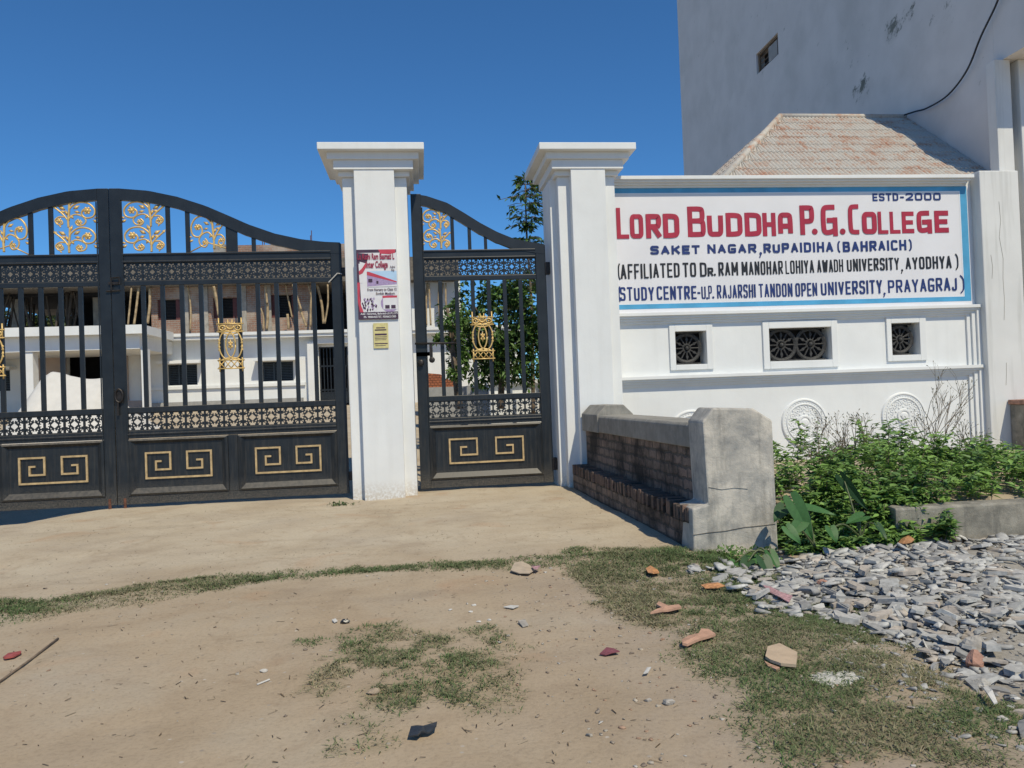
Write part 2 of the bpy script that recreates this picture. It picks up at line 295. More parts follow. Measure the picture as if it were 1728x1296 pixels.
# ------------------------------------------------------------------ object helpers
ORG = {}
def _tags(o, label=None, cat=None, group=None, kind=None):
    if label: o["label"] = label
    if cat: o["category"] = cat
    if group: o["group"] = group
    if kind: o["kind"] = kind
def thing(name, loc, label, cat, group=None):
    o = bpy.data.objects.new(name, None); COL.objects.link(o); o.location = loc
    o.empty_display_size = 0.2; ORG[o.name] = np.array(loc, float); _tags(o, label, cat, group); return o
class MB:
    """collects world-space geometry for one mesh object"""
    def __init__(s): s.v = []; s.f = []; s.n = 0; s.mi = []; s.cur = 0; s.tint = []
    def add(s, vs, fs):
        vs = np.asarray(vs, float).reshape(-1, 3); s.v.append(vs)
        for f in fs: s.f.append(tuple(i+s.n for i in f)); s.mi.append(s.cur)
        s.n += len(vs); return s
    def box(s, x0, x1, y0, y1, z0, z1):
        v = [(x, y, z) for z in (z0, z1) for y in (y0, y1) for x in (x0, x1)]
        return s.add(v, [(0, 2, 3, 1), (4, 5, 7, 6), (0, 1, 5, 4), (2, 6, 7, 3), (0, 4, 6, 2), (1, 3, 7, 5)])
    def prism(s, poly, y0, y1):
        """closed polygon in XZ (any order, counter-clockwise seen from -Y preferred) extruded along Y"""
        k = len(poly); v = [(x, y0, z) for x, z in poly] + [(x, y1, z) for x, z in poly]
        fs = [tuple(range(k)), tuple(range(2*k-1, k-1, -1))] + [(i, i+k, (i+1) % k+k, (i+1) % k) for i in range(k)]
        return s.add(v, fs)
    def prism_z(s, poly, z0, z1):
        k = len(poly); v = [(x, y, z0) for x, y in poly] + [(x, y, z1) for x, y in poly]
        return s.add(v, [tuple(range(k-1, -1, -1)), tuple(range(k, 2*k))] + [(i, (i+1) % k, (i+1) % k+k, i+k) for i in range(k)])
    def tube(s, path, r, n=6, cap=True):
        path = np.asarray(path, float); k = len(path); r = np.broadcast_to(r, (k,))
        t = np.gradient(path, axis=0); t /= np.linalg.norm(t, axis=1)[:, None]+1e-9
        ref = np.array([0, 0, 1.0]) if abs(t[0][2]) < .9 else np.array([1.0, 0, 0])
        a = np.cross(t[0], ref); a /= np.linalg.norm(a); vs = []
        for i in range(k):
            a = a - t[i]*(a@t[i]); a /= np.linalg.norm(a)+1e-9; b = np.cross(t[i], a)
            for j in range(n):
                q = 2*math.pi*j/n; vs.append(path[i]+(a*math.cos(q)+b*math.sin(q))*r[i])
        fs = [(i*n+j, i*n+(j+1) % n, (i+1)*n+(j+1) % n, (i+1)*n+j) for i in range(k-1) for j in range(n)]
        if cap: fs += [tuple(range(n-1, -1, -1)), tuple(range((k-1)*n, k*n))]
        return s.add(vs, fs)
    def strip(s, pts, wd, y0, y1, closed=False):
        """mitred flat bar following a polyline in XZ, thickness y0..y1 (y0 nearer the viewer)"""
        L, Rr = offset(pts, wd/2, closed); k = len(pts)
        v = []
        for a, b in zip(L, Rr): v += [(a[0], y0, a[1]), (b[0], y0, b[1]), (a[0], y1, a[1]), (b[0], y1, b[1])]
        fs = []
        for i in range(k if closed else k-1):
            p, q = 4*i, 4*((i+1) % k)
            fs += [(p, p+1, q+1, q), (p+2, q+2, q+3, p+3), (p, q, q+2, p+2), (p+1, p+3, q+3, q+1)]
        if not closed:
            fs += [(0, 2, 3, 1)]; e = 4*(k-1); fs += [(e, e+1, e+3, e+2)]
        return s.add(v, fs)
    def sheet(s, pts, wd, y):
        L, Rr = offset(pts, wd/2); v = []
        for a, b in zip(L, Rr): v += [(a[0], y, a[1]), (b[0], y, b[1])]
        return s.add(v, [(2*i, 2*i+1, 2*i+3, 2*i+2) for i in range(len(pts)-1)])
    def ball(s, c, r, n=8, k=5, sc_=(1, 1, 1)):
        vs = []; fs = []
        for i in range(k+1):
            th = math.pi*i/k
            for j in range(n):
                ph = 2*math.pi*j/n
                vs.append((c[0]+r*sc_[0]*math.sin(th)*math.cos(ph), c[1]+r*sc_[1]*math.sin(th)*math.sin(ph), c[2]+r*sc_[2]*math.cos(th)))
        for i in range(k):
            for j in range(n): fs.append((i*n+j, (i+1)*n+j, (i+1)*n+(j+1) % n, i*n+(j+1) % n))
        return s.add(vs, fs)
    def build(s, name, mats, parent=None, bevel=0.0, smooth=False, label=None, cat=None, group=None, kind=None, origin=None):
        vs = np.concatenate(s.v) if s.v else np.zeros((0, 3))
        if parent is not None: org = ORG[parent.name]
        elif origin is not None: org = np.array(origin, float)
        else:
            lo, hi = vs.min(0), vs.max(0); org = np.array([(lo[0]+hi[0])/2, (lo[1]+hi[1])/2, lo[2]])
        me = bpy.data.meshes.new(name); me.from_pydata((vs-org).tolist(), [], s.f)
        mats = mats if isinstance(mats, (list, tuple)) else [mats]
        for mt in mats: me.materials.append(mt)
        if len(mats) > 1: me.polygons.foreach_set("material_index", s.mi)
        if smooth: me.polygons.foreach_set("use_smooth", [True]*len(me.polygons))
        me.update()
        o = bpy.data.objects.new(name, me); COL.objects.link(o)
        ORG[o.name] = org
        if parent is not None: o.parent = parent
        else: o.location = org
        if bevel:
            bv = o.modifiers.new("bevel", 'BEVEL'); bv.width = bevel; bv.segments = 2; bv.limit_method = 'ANGLE'; bv.angle_limit = 0.6
        _tags(o, label, cat, group, kind); return o
def offset(pts, h, closed=False):
    pts = [np.array(p, float) for p in pts]; k = len(pts); L = []; Rr = []
    for i in range(k):
        a = pts[i-1] if (i > 0 or closed) else None; c = pts[(i+1) % k] if (i < k-1 or closed) else None; b = pts[i]
        d1 = (b-a)/(np.linalg.norm(b-a)+1e-12) if a is not None else None
        d2 = (c-b)/(np.linalg.norm(c-b)+1e-12) if c is not None else None
        if d1 is None: d1 = d2
        if d2 is None: d2 = d1
        n1 = np.array([-d1[1], d1[0]]); n2 = np.array([-d2[1], d2[0]]); nn = n1+n2; q = np.linalg.norm(nn)
        nn = nn/q if q > 1e-6 else n1
        nn = nn*min(1.6, 1/max(0.2, nn@n1)); L.append(b+nn*h); Rr.append(b-nn*h)
    return L, Rr
def arrmesh(name, V, F, mat, tint=None, parent=None, smooth=False, origin=(0, 0, 0), **kw):
    """big mesh from numpy arrays: V (n,3), F (m,k)"""
    org = ORG[parent.name] if parent is not None else np.array(origin, float)
    me = bpy.data.meshes.new(name); n, (mm, k) = len(V), F.shape
    me.vertices.add(n); me.vertices.foreach_set("co", (V-org).astype(np.float32).ravel())
    me.loops.add(mm*k); me.loops.foreach_set("vertex_index", F.astype(np.int32).ravel())
    me.polygons.add(mm); me.polygons.foreach_set("loop_start", np.arange(0, mm*k, k, dtype=np.int32))
    me.update(calc_edges=True)
    if tint is not None:
        a = me.attributes.new("tint", 'FLOAT_COLOR', 'POINT'); q = np.ones((n, 4), np.float32); q[:, :3] = tint; a.data.foreach_set("color", q.ravel())
    if smooth: me.polygons.foreach_set("use_smooth", np.ones(mm, bool))
    me.materials.append(mat); me.validate()
    o = bpy.data.objects.new(name, me); COL.objects.link(o); ORG[o.name] = org
    if parent is not None: o.parent = parent
    else: o.location = org
    _tags(o, kw.get('label'), kw.get('cat'), kw.get('group'), kw.get('kind')); return o
def holes(mb, a0, a1, z0, z1, hs, d0, d1, axis='x'):
    """wall slab a0..a1 x z0..z1 with rectangular openings hs=(a0,a1,z0,z1); d0 front depth, d1 back depth; real reveals"""
    A = sorted({a0, a1, *[h[0] for h in hs], *[h[1] for h in hs]}); Z = sorted({z0, z1, *[h[2] for h in hs], *[h[3] for h in hs]})
    def pt(a, d, z): return (a, d, z) if axis == 'x' else (d, a, z)
    def quad(*q): mb.add([pt(*k) for k in q], [(0, 1, 2, 3)])
    for i in range(len(A)-1):
        for j in range(len(Z)-1):
            ca, cz = (A[i]+A[i+1])/2, (Z[j]+Z[j+1])/2
            if any(h[0] < ca < h[1] and h[2] < cz < h[3] for h in hs): continue
            for d in (d0, d1): quad((A[i], d, Z[j]), (A[i+1], d, Z[j]), (A[i+1], d, Z[j+1]), (A[i], d, Z[j+1]))
    for h in [*hs, (a0, a1, z0, z1)]:
        quad((h[0], d0, h[2]), (h[0], d1, h[2]), (h[0], d1, h[3]), (h[0], d0, h[3])); quad((h[1], d0, h[2]), (h[1], d1, h[2]), (h[1], d1, h[3]), (h[1], d0, h[3]))
        quad((h[0], d0, h[2]), (h[0], d1, h[2]), (h[1], d1, h[2]), (h[1], d0, h[2])); quad((h[0], d0, h[3]), (h[0], d1, h[3]), (h[1], d1, h[3]), (h[1], d0, h[3]))
def crom(pts, n=6):
    p = np.array([pts[0], *pts, pts[-1]], float); out = []
    for i in range(1, len(p)-2):
        for k in range(n):
            t = k/n; a, b, c, d = p[i-1:i+3]
            out.append(0.5*((2*b)+(c-a)*t+(2*a-5*b+4*c-d)*t*t+(3*b-a-3*c+d)*t**3))
    out.append(p[-2]); return np.array(out)
def arc(cx, cz, rx, rz, a0, a1, n=16):
    return [(cx+rx*math.cos(math.radians(a0+(a1-a0)*i/n)), cz+rz*math.sin(math.radians(a0+(a1-a0)*i/n))) for i in range(n+1)]
def smoothstep(a, b, x):
    t = np.clip((x-a)/(b-a), 0, 1); return t*t*(3-2*t)
def vnoise(x, y, s, seed=0):
    """cheap smooth value noise on arrays"""
    x = np.asarray(x, float)*s; y = np.asarray(y, float)*s
    xi, yi = np.floor(x).astype(int), np.floor(y).astype(int); fx, fy = x-xi, y-yi
    fx = fx*fx*(3-2*fx); fy = fy*fy*(3-2*fy)
    def h(a, b):
        k = (a*374761393 + b*668265263 + seed*974711) & 0x7fffffff
        k = ((k ^ (k >> 13))*1274126177) & 0x7fffffff
        return ((k ^ (k >> 16)) & 0xffff)/65535.0
    return (h(xi, yi)*(1-fx)+h(xi+1, yi)*fx)*(1-fy)+(h(xi, yi+1)*(1-fx)+h(xi+1, yi+1)*fx)*fy
def inpoly(x, y, poly):
    x = np.asarray(x); y = np.asarray(y); r = np.zeros(x.shape, bool); n = len(poly)
    for i in range(n):
        (x0, y0), (x1, y1) = poly[i], poly[(i+1) % n]
        if y0 == y1: continue
        r ^= ((y0 > y) != (y1 > y)) & (x < (x1-x0)*(y-y0)/(y1-y0)+x0)
    return r
def polydist(x, y, poly):
    """signed distance, positive inside"""
    x = np.asarray(x, float); y = np.asarray(y, float); d = np.full(x.shape, 1e9); n = len(poly)
    for i in range(n):
        a = np.array(poly[i]); b = np.array(poly[(i+1) % n]); ab = b-a; L = ab@ab
        t = np.clip(((x-a[0])*ab[0]+(y-a[1])*ab[1])/L, 0, 1)
        d = np.minimum(d, np.hypot(x-a[0]-t*ab[0], y-a[1]-t*ab[1]))
    return np.where(inpoly(x, y, poly), d, -d)

# ------------------------------------------------------------------ ground
def g2(u, v): q = P(u, v, Z=0.0); return (q[0], q[1])
STRIP = [g2(u, v) for u, v in ((-60, 1036), (60, 1030), (200, 1008), (340, 985), (470, 972), (600, 964), (740, 955), (860, 952), (960, 946), (1060, 945))]
TURF = [g2(u, v) for u, v in ((930, 945), (1010, 924), (1160, 918), (1320, 945), (1340, 985), (1430, 1000), (1530, 1040), (1630, 1090), (1760, 1150), (1790, 1340), (1440, 1340), (1290, 1240), (1180, 1150), (1075, 1085), (1010, 1000))]
RUBBLE = [g2(u, v) for u, v in ((1322, 938), (1420, 915), (1560, 908), (1800, 890), (1880, 1000), (1800, 1200), (1650, 1120), (1560, 1075), (1430, 1040), (1300, 1010), (1240, 990), (1270, 970))]
PATCH = [g2(u, v) for u, v in ((560, 1100), (640, 1070), (780, 1068), (830, 1100), (840, 1160), (760, 1195), (640, 1200), (560, 1170))]
PATCH2 = [g2(u, v) for u, v in ((540, 1245), (575, 1215), (640, 1220), (630, 1245), (560, 1256))]
def groundz(x, y):
    x = np.asarray(x, float); y = np.asarray(y, float)
    z = 1.4*np.clip((y-13.2)/18.0, 0, 1)
    z = z - 0.20*smoothstep(-4.7, -6.6, x)*smoothstep(11.0, 11.9, y)*(1-smoothstep(12.7, 13.6, y))
    z = z + 0.25*smoothstep(3.4, 3.9, x)*smoothstep(6.95, 7.3, y)*(1-smoothstep(12.3, 12.8, y))
    near = (np.abs(x) < 14) & (y < 16) & (y > -3)
    d = polydist(np.where(near, x, 99), np.where(near, y, 99), RUBBLE)
    z = z - 0.075*smoothstep(2.2, 2.9, x)*(1-smoothstep(6.9, 7.6, y))*near
    z = z + 0.10*smoothstep(0.0, 0.9, d)
    z = z + near*(0.035*(vnoise(x, y, 0.9, 1)-.5)+0.018*(vnoise(x, y, 3.1, 2)-.5)+0.007*(vnoise(x, y, 9.0, 3)-.5))
    return z
def gpt(u, v):
    """surveyed ground point under photo pixel u, v (iterates on the relief)"""
    z = 0.0
    for _ in range(5): q = P(u, v, Z=z); z = float(groundz(q[0], q[1]))
    return np.array([q[0], q[1], z])
def turf_w(x, y):
    w_ = np.zeros(np.shape(x))
    n = vnoise(x, y, 2.2, 11); n2 = .6*vnoise(x, y, 5.0, 12)+.4*vnoise(x, y, 11.0, 14)
    for a, b in zip(STRIP[:-1], STRIP[1:]):
        a = np.array(a); b = np.array(b); ab = b-a; t = np.clip(((x-a[0])*ab[0]+(y-a[1])*ab[1])/(ab@ab), 0, 1)
        dd = np.hypot(x-a[0]-t*ab[0], y-a[1]-t*ab[1]); w_ = np.maximum(w_, (1-smoothstep(0.04, 0.27, dd-0.20*smoothstep(-1.0, -2.6, x)-.05*smoothstep(-.6, .6, x)+0.26*(n-.5)+.22*(n2-.5)))*(.45+.55*smoothstep(.3, .6, n)))
    d = polydist(x, y, TURF)
    w_ = np.maximum(w_, smoothstep(-0.10, 0.30, d+0.55*(n-.5)+0.25*(n2-.5))*(.30+.70*smoothstep(0.22, 0.52, n*0.40+n2*0.60)))
    for pg in (PATCH, PATCH2):
        d = polydist(x, y, pg); w_ = np.maximum(w_, smoothstep(-0.22, 0.20, d+0.50*(n2-.5)+0.3*(n-.5))*np.minimum(1, 1.35*smoothstep(0.24, 0.60, n2*.6+n*.15+.25*vnoise(x, y, 14, 13))))
    return w_
def axis_(lo, hi, step, far, grow=1.35):
    c = list(np.arange(lo, hi+1e-6, step)); a = lo; s_ = step
    while a > -far: s_ *= grow; a -= s_; c.insert(0, a)
    a = hi; s_ = step
    while a < far: s_ *= grow; a += s_; c.append(a)
    return np.array(c)
gx_ = axis_(-9, 8, 0.06, 900); gy_ = axis_(2, 13.6, 0.06, 900)
GX, GY = np.meshgrid(gx_, gy_); nx_, ny_ = len(gx_), len(gy_)
V = np.stack([GX.ravel(), GY.ravel(), groundz(GX, GY).ravel()], 1)
ii = (np.arange(ny_-1)[:, None]*nx_+np.arange(nx_-1)[None, :]).ravel()
Fq = np.stack([ii, ii+1, ii+nx_+1, ii+nx_], 1)
ground = arrmesh("ground", V, Fq, M['soil'], smooth=True, kind="structure")
nearm = (np.abs(V[:, 0]) < 12) & (V[:, 1] > 1) & (V[:, 1] < 14)
tw = np.zeros(len(V)); tw[nearm] = turf_w(V[nearm, 0], V[nearm, 1])
rw = np.zeros(len(V)); rw[nearm] = smoothstep(-0.15, 0.15, polydist(V[nearm, 0], V[nearm, 1], RUBBLE)+0.25*(vnoise(V[nearm, 0], V[nearm, 1], 3, 5)-.5))
for nm, arr in (("turf", tw), ("rubble", rw)):
    a = ground.data.attributes.new(nm, 'FLOAT', 'POINT'); a.data.foreach_set("value", arr.astype(np.float32))

# ------------------------------------------------------------------ gate pillars
def pillar(x0, x1, y0, depth, top, label, side=0.0):
    """square plastered pillar: core with a proud panel on the two visible faces, three-tier cornice, flat capping slab"""
    cx = (x0+x1)/2
    t = thing("gate_pillar", (cx, y0+depth/2, 0), label, "pillar", "white gate pillars")
    y1 = y0+depth; mb = MB().box(x0, x1, y0, y1, -0.3, top-0.10)
    mb.build("shaft", M['white'], t, bevel=0.012)
    p0, p1 = x0+0.19, x1-0.185
    MB().box(p0, p1, y0-0.15, y0+0.01, -0.3, top+0.12).build("front_panel", M['white'], t, bevel=0.008)
    if side: MB().box(x0-side, x0+0.01, y0+0.20, y1-0.16, -0.3, top-0.09).build("side_panel", M['white'], t, bevel=0.008)
    c = MB()
    c.box(x0-.05, x1+.05, y0-.06, y1+.05, top-0.10, top-0.02)
    c.box(x0-.11, x1+.11, y0-.165, y1+.11, top-0.02, top+0.125)
    c.box(x0-.20, x1+.20, y0-.21, y1+.20, top+0.125, top+0.235)
    c.build("cornice", M['white'], t, bevel=0.006)
    MB().box(x0-.325, x1+.285, y0-.33, y1+.32, top+0.235, top+0.345).build("cap_slab", M['white'], t, bevel=0.010)
    return t
ptL = pillar(-1.10, -0.115, 12.05, 1.0, 5.06, "white square gate pillar carrying the college poster and yellow notice")
ptR = pillar(2.27, 3.20, 12.05, 1.08, 5.06, "white square gate pillar where the brick bench meets the sign wall", 0.10)

# poster and notice on the left pillar's front panel (panel face at y = 11.90)
fdat = {}
def text_mesh(name, body, x0, x1, z0, z1, y, mat, parent, bold=0.0):
    """Blender's own font turned into a flat mesh that fills x0..x1, z0..z1"""
    cu = bpy.data.curves.new("t", 'FONT'); cu.body = body; cu.size = 1; cu.fill_mode = 'FRONT'; cu.offset = bold; cu.resolution_u = 3
    o = bpy.data.objects.new("t", cu); COL.objects.link(o); dg = bpy.context.evaluated_depsgraph_get()
    me = bpy.data.meshes.new_from_object(o.evaluated_get(dg)); bpy.data.objects.remove(o)
    co = np.zeros(len(me.vertices)*3, np.float32); me.vertices.foreach_get("co", co); co = co.reshape(-1, 3)
    lo, hi = co.min(0), co.max(0); out = np.empty_like(co)
    out[:, 0] = x0+(co[:, 0]-lo[0])/(hi[0]-lo[0])*(x1-x0); out[:, 2] = z0+(co[:, 1]-lo[1])/(hi[1]-lo[1])*(z1-z0); out[:, 1] = y
    out = out-ORG[parent.name]; me.vertices.foreach_set("co", out.astype(np.float32).ravel()); me.name = name
    me.materials.clear(); me.materials.append(mat); me.update()
    ob = bpy.data.objects.new(name, me); COL.objects.link(ob); ob.parent = parent; ORG[ob.name] = ORG[parent.name]; return ob
YP = 11.88
pa, pb = P(598.5, 420.5, Y=YP), P(673, 539, Y=YP)
px0, px1, pz1, pz0 = pa[0]+.02, pb[0]-.005, pa[2]-.01, pb[2]+.01
pw, ph = px1-px0, pz1-pz0
poster = MB().box(px0, px1, YP, YP+0.006, pz0, pz1).build("poster", M['paper_w'], label="college poster with red lettering and pictures pasted on the pillar", cat="poster")
def pX(f): return px0+f*pw
def pZ(f): return pz1-f*ph
def prect(n, a, b, c, d, mat, lay):
    y = YP-0.0012*lay; return MB().add([(pX(a), y, pZ(d)), (pX(b), y, pZ(d)), (pX(b), y, pZ(c)), (pX(a), y, pZ(c))], [(0, 1, 2, 3)]).build(n, mat, poster)
def pshape(n, pts, mat, lay):
    y = YP-0.0012*lay; return MB().add([(pX(a), y, pZ(b)) for a, b in pts], [tuple(range(len(pts)))]).build(n, mat, poster)
prect("top_band", 0.0, 1.0, 0.0, 0.045, M['p_dark'], 1)
pshape("red_curve", [(.55, .0), (.98, .0), (.98, .05), (.82, .07), (.6, .06)], M['p_red'], 2)
pshape("plum_corner", [(0, .045), (.30, .06), (.26, .2), (.20, .19), (.08, .17), (.07, .5), (.09, .9), (0, .9)], M['p_dark'], 1)
pshape("red_curve", [(.0, .47), (.07, .47), (.05, .65), (.08, .8), (.14, .9), (.05, .9), (.0, .75)], M['p_red'], 3)
pshape("figure_photo", [(.05, .20), (.15, .20), (.16, .3), (.13, .48), (.06, .48)], M['paper_w'], 2)
pshape("red_curve", [(.05, .31), (.13, .27), (.24, .18), (.26, .23), (.14, .34), (.06, .36)], M['p_red'], 4)
prect("building_photo", .25, .995, .31, .53, M['p_sky'], 2)
pshape("photo_wall", [(.25, .335), (.99, .475), (.99, .53), (.25, .53)], M['p_mauve'], 3)
pshape("photo_roof", [(.25, .315), (.30, .318), (.99, .462), (.99, .478), (.25, .365)], M['p_red'], 4)
for q in range(3): prect("photo_window", .28+.20*q, .38+.15*q, .42+.03*q, .47+.022*q, M['p_dark'], 5)
pshape("photo_forecourt", [(.25, .53), (.99, .505), (.99, .535), (.25, .535)], M['paper_w'], 5)
el = [(.30+.23*math.cos(a), .775+.125*math.sin(a)) for a in np.linspace(0, 2*math.pi, 20, endpoint=False)]
pshape("crowd_photo", el, M['paper_w'], 2)
for q in range(40):
    a = random.random()*6.28; r = random.random()**.5; c0, c1 = .30+.20*r*math.cos(a), .785+.10*r*math.sin(a)
    s_ = .022; pshape("photo_pupil", [(c0-s_, c1), (c0, c1-s_*.9), (c0+s_, c1), (c0, c1+s_*1.2)], M['p_dark'] if q % 3 else M['p_mauve'], 3+.05*q)
el = [(min(.99, .80+.23*math.cos(a)), .775+.125*math.sin(a)) for a in np.linspace(0, 2*math.pi, 20, endpoint=False)]
pshape("bus_photo", el, M['p_mauve'], 2)
pshape("bus_photo", [(.63, .70), (.98, .675), (.99, .86), (.63, .86)], M['paper_w'], 3)
prect("photo_roof", .62, .985, .665, .695, M['p_red'], 4)
for q in range(2): prect("photo_bus", .68+.15*q, .79+.15*q, .80, .85, M['p_dark'], 5)
prect("bottom_band", 0.0, 1.0, .895, 1.0, M['p_dark'], 6)
text_mesh("lettering", "Lu Kashi Ram Basmati L", pX(.03), pX(.95), pZ(.145), pZ(.055), YP-.009, M['p_maroon'], poster, .03)
text_mesh("lettering", "Inter College", pX(.24), pX(.78), pZ(.295), pZ(.165), YP-.009, M['p_maroon'], poster, .03)
text_mesh("lettering", "Admi", pX(.83), pX(.96), pZ(.27), pZ(.235), YP-.009, M['p_dark'], poster, .01)
text_mesh("lettering", "Op", pX(.86), pX(.94), pZ(.325), pZ(.28), YP-.009, M['p_dark'], poster, .02)
text_mesh("lettering", "From Nursery to Class 12", pX(.25), pX(.98), pZ(.605), pZ(.555), YP-.009, M['p_dark'], poster, .02)
text_mesh("lettering", "English Medium", pX(.46), pX(.93), pZ(.66), pZ(.615), YP-.009, M['p_dark'], poster, .02)
text_mesh("lettering", "Add : Sahaganj, Bahraich (U.P.) 271", pX(.06), pX(.985), pZ(.942), pZ(.905), YP-.0125, M['paper_w'], poster, .02)
text_mesh("lettering", "Ph. 9886465737, 9506621383", pX(.14), pX(.94), pZ(.985), pZ(.95), YP-.0125, M['paper_w'], poster, .02)
na, nb_ = P(629.5, 545.5, Y=YP), P(656, 587, Y=YP)
note = MB().box(na[0], nb_[0], YP, YP+0.006, nb_[2], na[2]).build("notice", M['paper_y'], label="small yellow paper notice pasted under the poster", cat="notice")
nw, nh = nb_[0]-na[0], na[2]-nb_[2]
for f0, f1, a, b in ((.17, .21, .2, .8), (.25, .30, .1, .88), (.42, .49, .1, .9), (.54, .56, .08, .92), (.60, .62, .08, .9), (.66, .68, .1, .85), (.80, .84, .06, .94), (.89, .91, .1, .8)):
    MB().add([(na[0]+a*nw, YP-.0015, na[2]-f1*nh), (na[0]+b*nw, YP-.0015, na[2]-f1*nh), (na[0]+b*nw, YP-.0015, na[2]-f0*nh), (na[0]+a*nw, YP-.0015, na[2]-f0*nh)], [(0, 1, 2, 3)]).build("print_line", M['p_dark'], note)

# ------------------------------------------------------------------ iron gates
ZB, ZR4, ZF2, ZF2T, ZR3T, ZR2, ZF1, ZF1T, ZR1T = 0.06, 1.06, 1.18, 1.45, 1.535, 3.40, 3.475, 3.75, 3.90
def scroll_tier(mb, x0, x1, z0, z1, y, flip, full=True, r=0.0145):
    """one tier of cast foliage: stem, big spiral, small spiral, side shoot, leaves and flowers"""
    def W(a, b): a = 1-a if flip else a; return (x0+a*(x1-x0), y, z0+b*(z1-z0))
    def cv(pts, rr): mb.tube([(W(a, b)) for a, b in crom(pts, 5)], rr, 5)
    cv([(.66, 0), (.665, .3), (.64, .65), (.63, 1.0)], r*1.25)
    cv([(.65, .28), (.63, .72), (.42, .98), (.18, .94), (.04, .70), (.07, .44), (.24, .37), (.345, .52), (.30, .70), (.19, .66)], r)
    cv([(.66, .33), (.52, .50), (.36, .46), (.25, .30), (.29, .12), (.42, .07), (.49, .20), (.42, .32)], r*.9)
    cv([(.66, .25), (.80, .55), (1.0, .82)], r)
    cv([(.75, .42), (.88, .42), (.97, .28), (.90, .12), (.80, .16), (.82, .28)], r*.9)
    cv([(.88, .12), (.84, .02)], r*.8)
    for a, b, s_ in ((.215, .66, .055), (.40, .20, .040), (.875, .27, .042)):
        q = W(a, b); k = s_*(x1-x0)*1.6
        mb.ball(q, k*.62, 8, 4, (1, .7, 1))
        for j in range(6):
            th = j*math.pi/3; mb.ball((q[0]+k*.75*math.cos(th), q[1], q[2]+k*.75*math.sin(th)), k*.42, 6, 3, (1, .5, 1))
    for a, b, th, s_ in ((.52, .74, 150, .11), (.50, .62, 190, .09), (.75, .72, 30, .12), (.74, .62, -5, .10), (.07, .28, 215, .09), (.05, .36, 170, .07), (.55, .35, 60, .08), (.69, .50, 75, .09), (.62, .88, 110, .10), (.93, .76, 40, .08)):
        q = np.array(W(a, b)); th = math.radians(180-th if flip else th); s2 = s_*(x1-x0)*1.5
        d = np.array([math.cos(th), 0, math.sin(th)]); nn = np.array([-d[2], 0, d[0]])
        v = [q-d*.2*s2, q+d*.35*s2+nn*.30*s2, q+d*s2, q+d*.35*s2-nn*.30*s2, q+d*.3*s2+np.array([0, -.014, 0]), q+d*.3*s2+np.array([0, .014, 0])]
        mb.add(v, [(0, 1, 4), (1, 2, 4), (2, 3, 4), (3, 0, 4), (1, 0, 5), (2, 1, 5), (3, 2, 5), (0, 3, 5)])
def fret_cells(N=22, k=1.0):
    """solid cells of one cast tile: diamond and trefoil openings between curls"""
    g = (np.arange(N)+.5)/N*2-1; X_, Z_ = np.meshgrid(g, g); A, B = np.abs(X_), np.abs(Z_)
    op = (A+B) < 0.31*k
    for cx, cz, r in ((0, .70, .13), (.16, .84, .105), (.29, .62, .08), (.0, .52, .06)):
        op |= np.hypot(A-cx, B-cz) < r*k; op |= np.hypot(B-cx, A-cz) < r*k
    op |= (np.hypot(A-.78, B-.78) < .17) & ((A-.78)+(B-.78) > -.12); op |= np.hypot(A-.62, B-.62) < .07
    op |= (np.abs(A+B-.80) < .09) & (np.abs(A-B) < .12)
    op &= (A < .93) & (B < .93)
    return ~op
FRETS = (fret_cells(), fret_cells(k=1.28))
def fret_row(mb, x0, x1, z0, z1, n, y0, y1):
    FRET = FRETS[0] if z0 > 2 else FRETS[1]
    N = FRET.shape[0]; tw_ = (x1-x0)/n
    for k in range(n):
        a0 = x0+k*tw_; dx = tw_/N; dz = (z1-z0)/N
        for j in range(N):
            i = 0
            while i < N:
                if not FRET[j, i]: i += 1; continue
                s0 = i
                while i < N and FRET[j, i]: i += 1
                xa, xb, za, zb = a0+s0*dx, a0+i*dx, z0+j*dz, z0+(j+1)*dz
                mb.add([(xa, y0, za), (xb, y0, za), (xb, y0, zb), (xa, y0, zb), (xa, y1, za), (xb, y1, za), (xb, y1, zb), (xa, y1, zb)],
                       [(0, 1, 2, 3), (5, 4, 7, 6), (0, 3, 7, 4), (1, 5, 6, 2)])
        for xa in (a0,):
            mb.box(xa-.012, xa+.012, y0-.008, y1+.008, z0, z1)
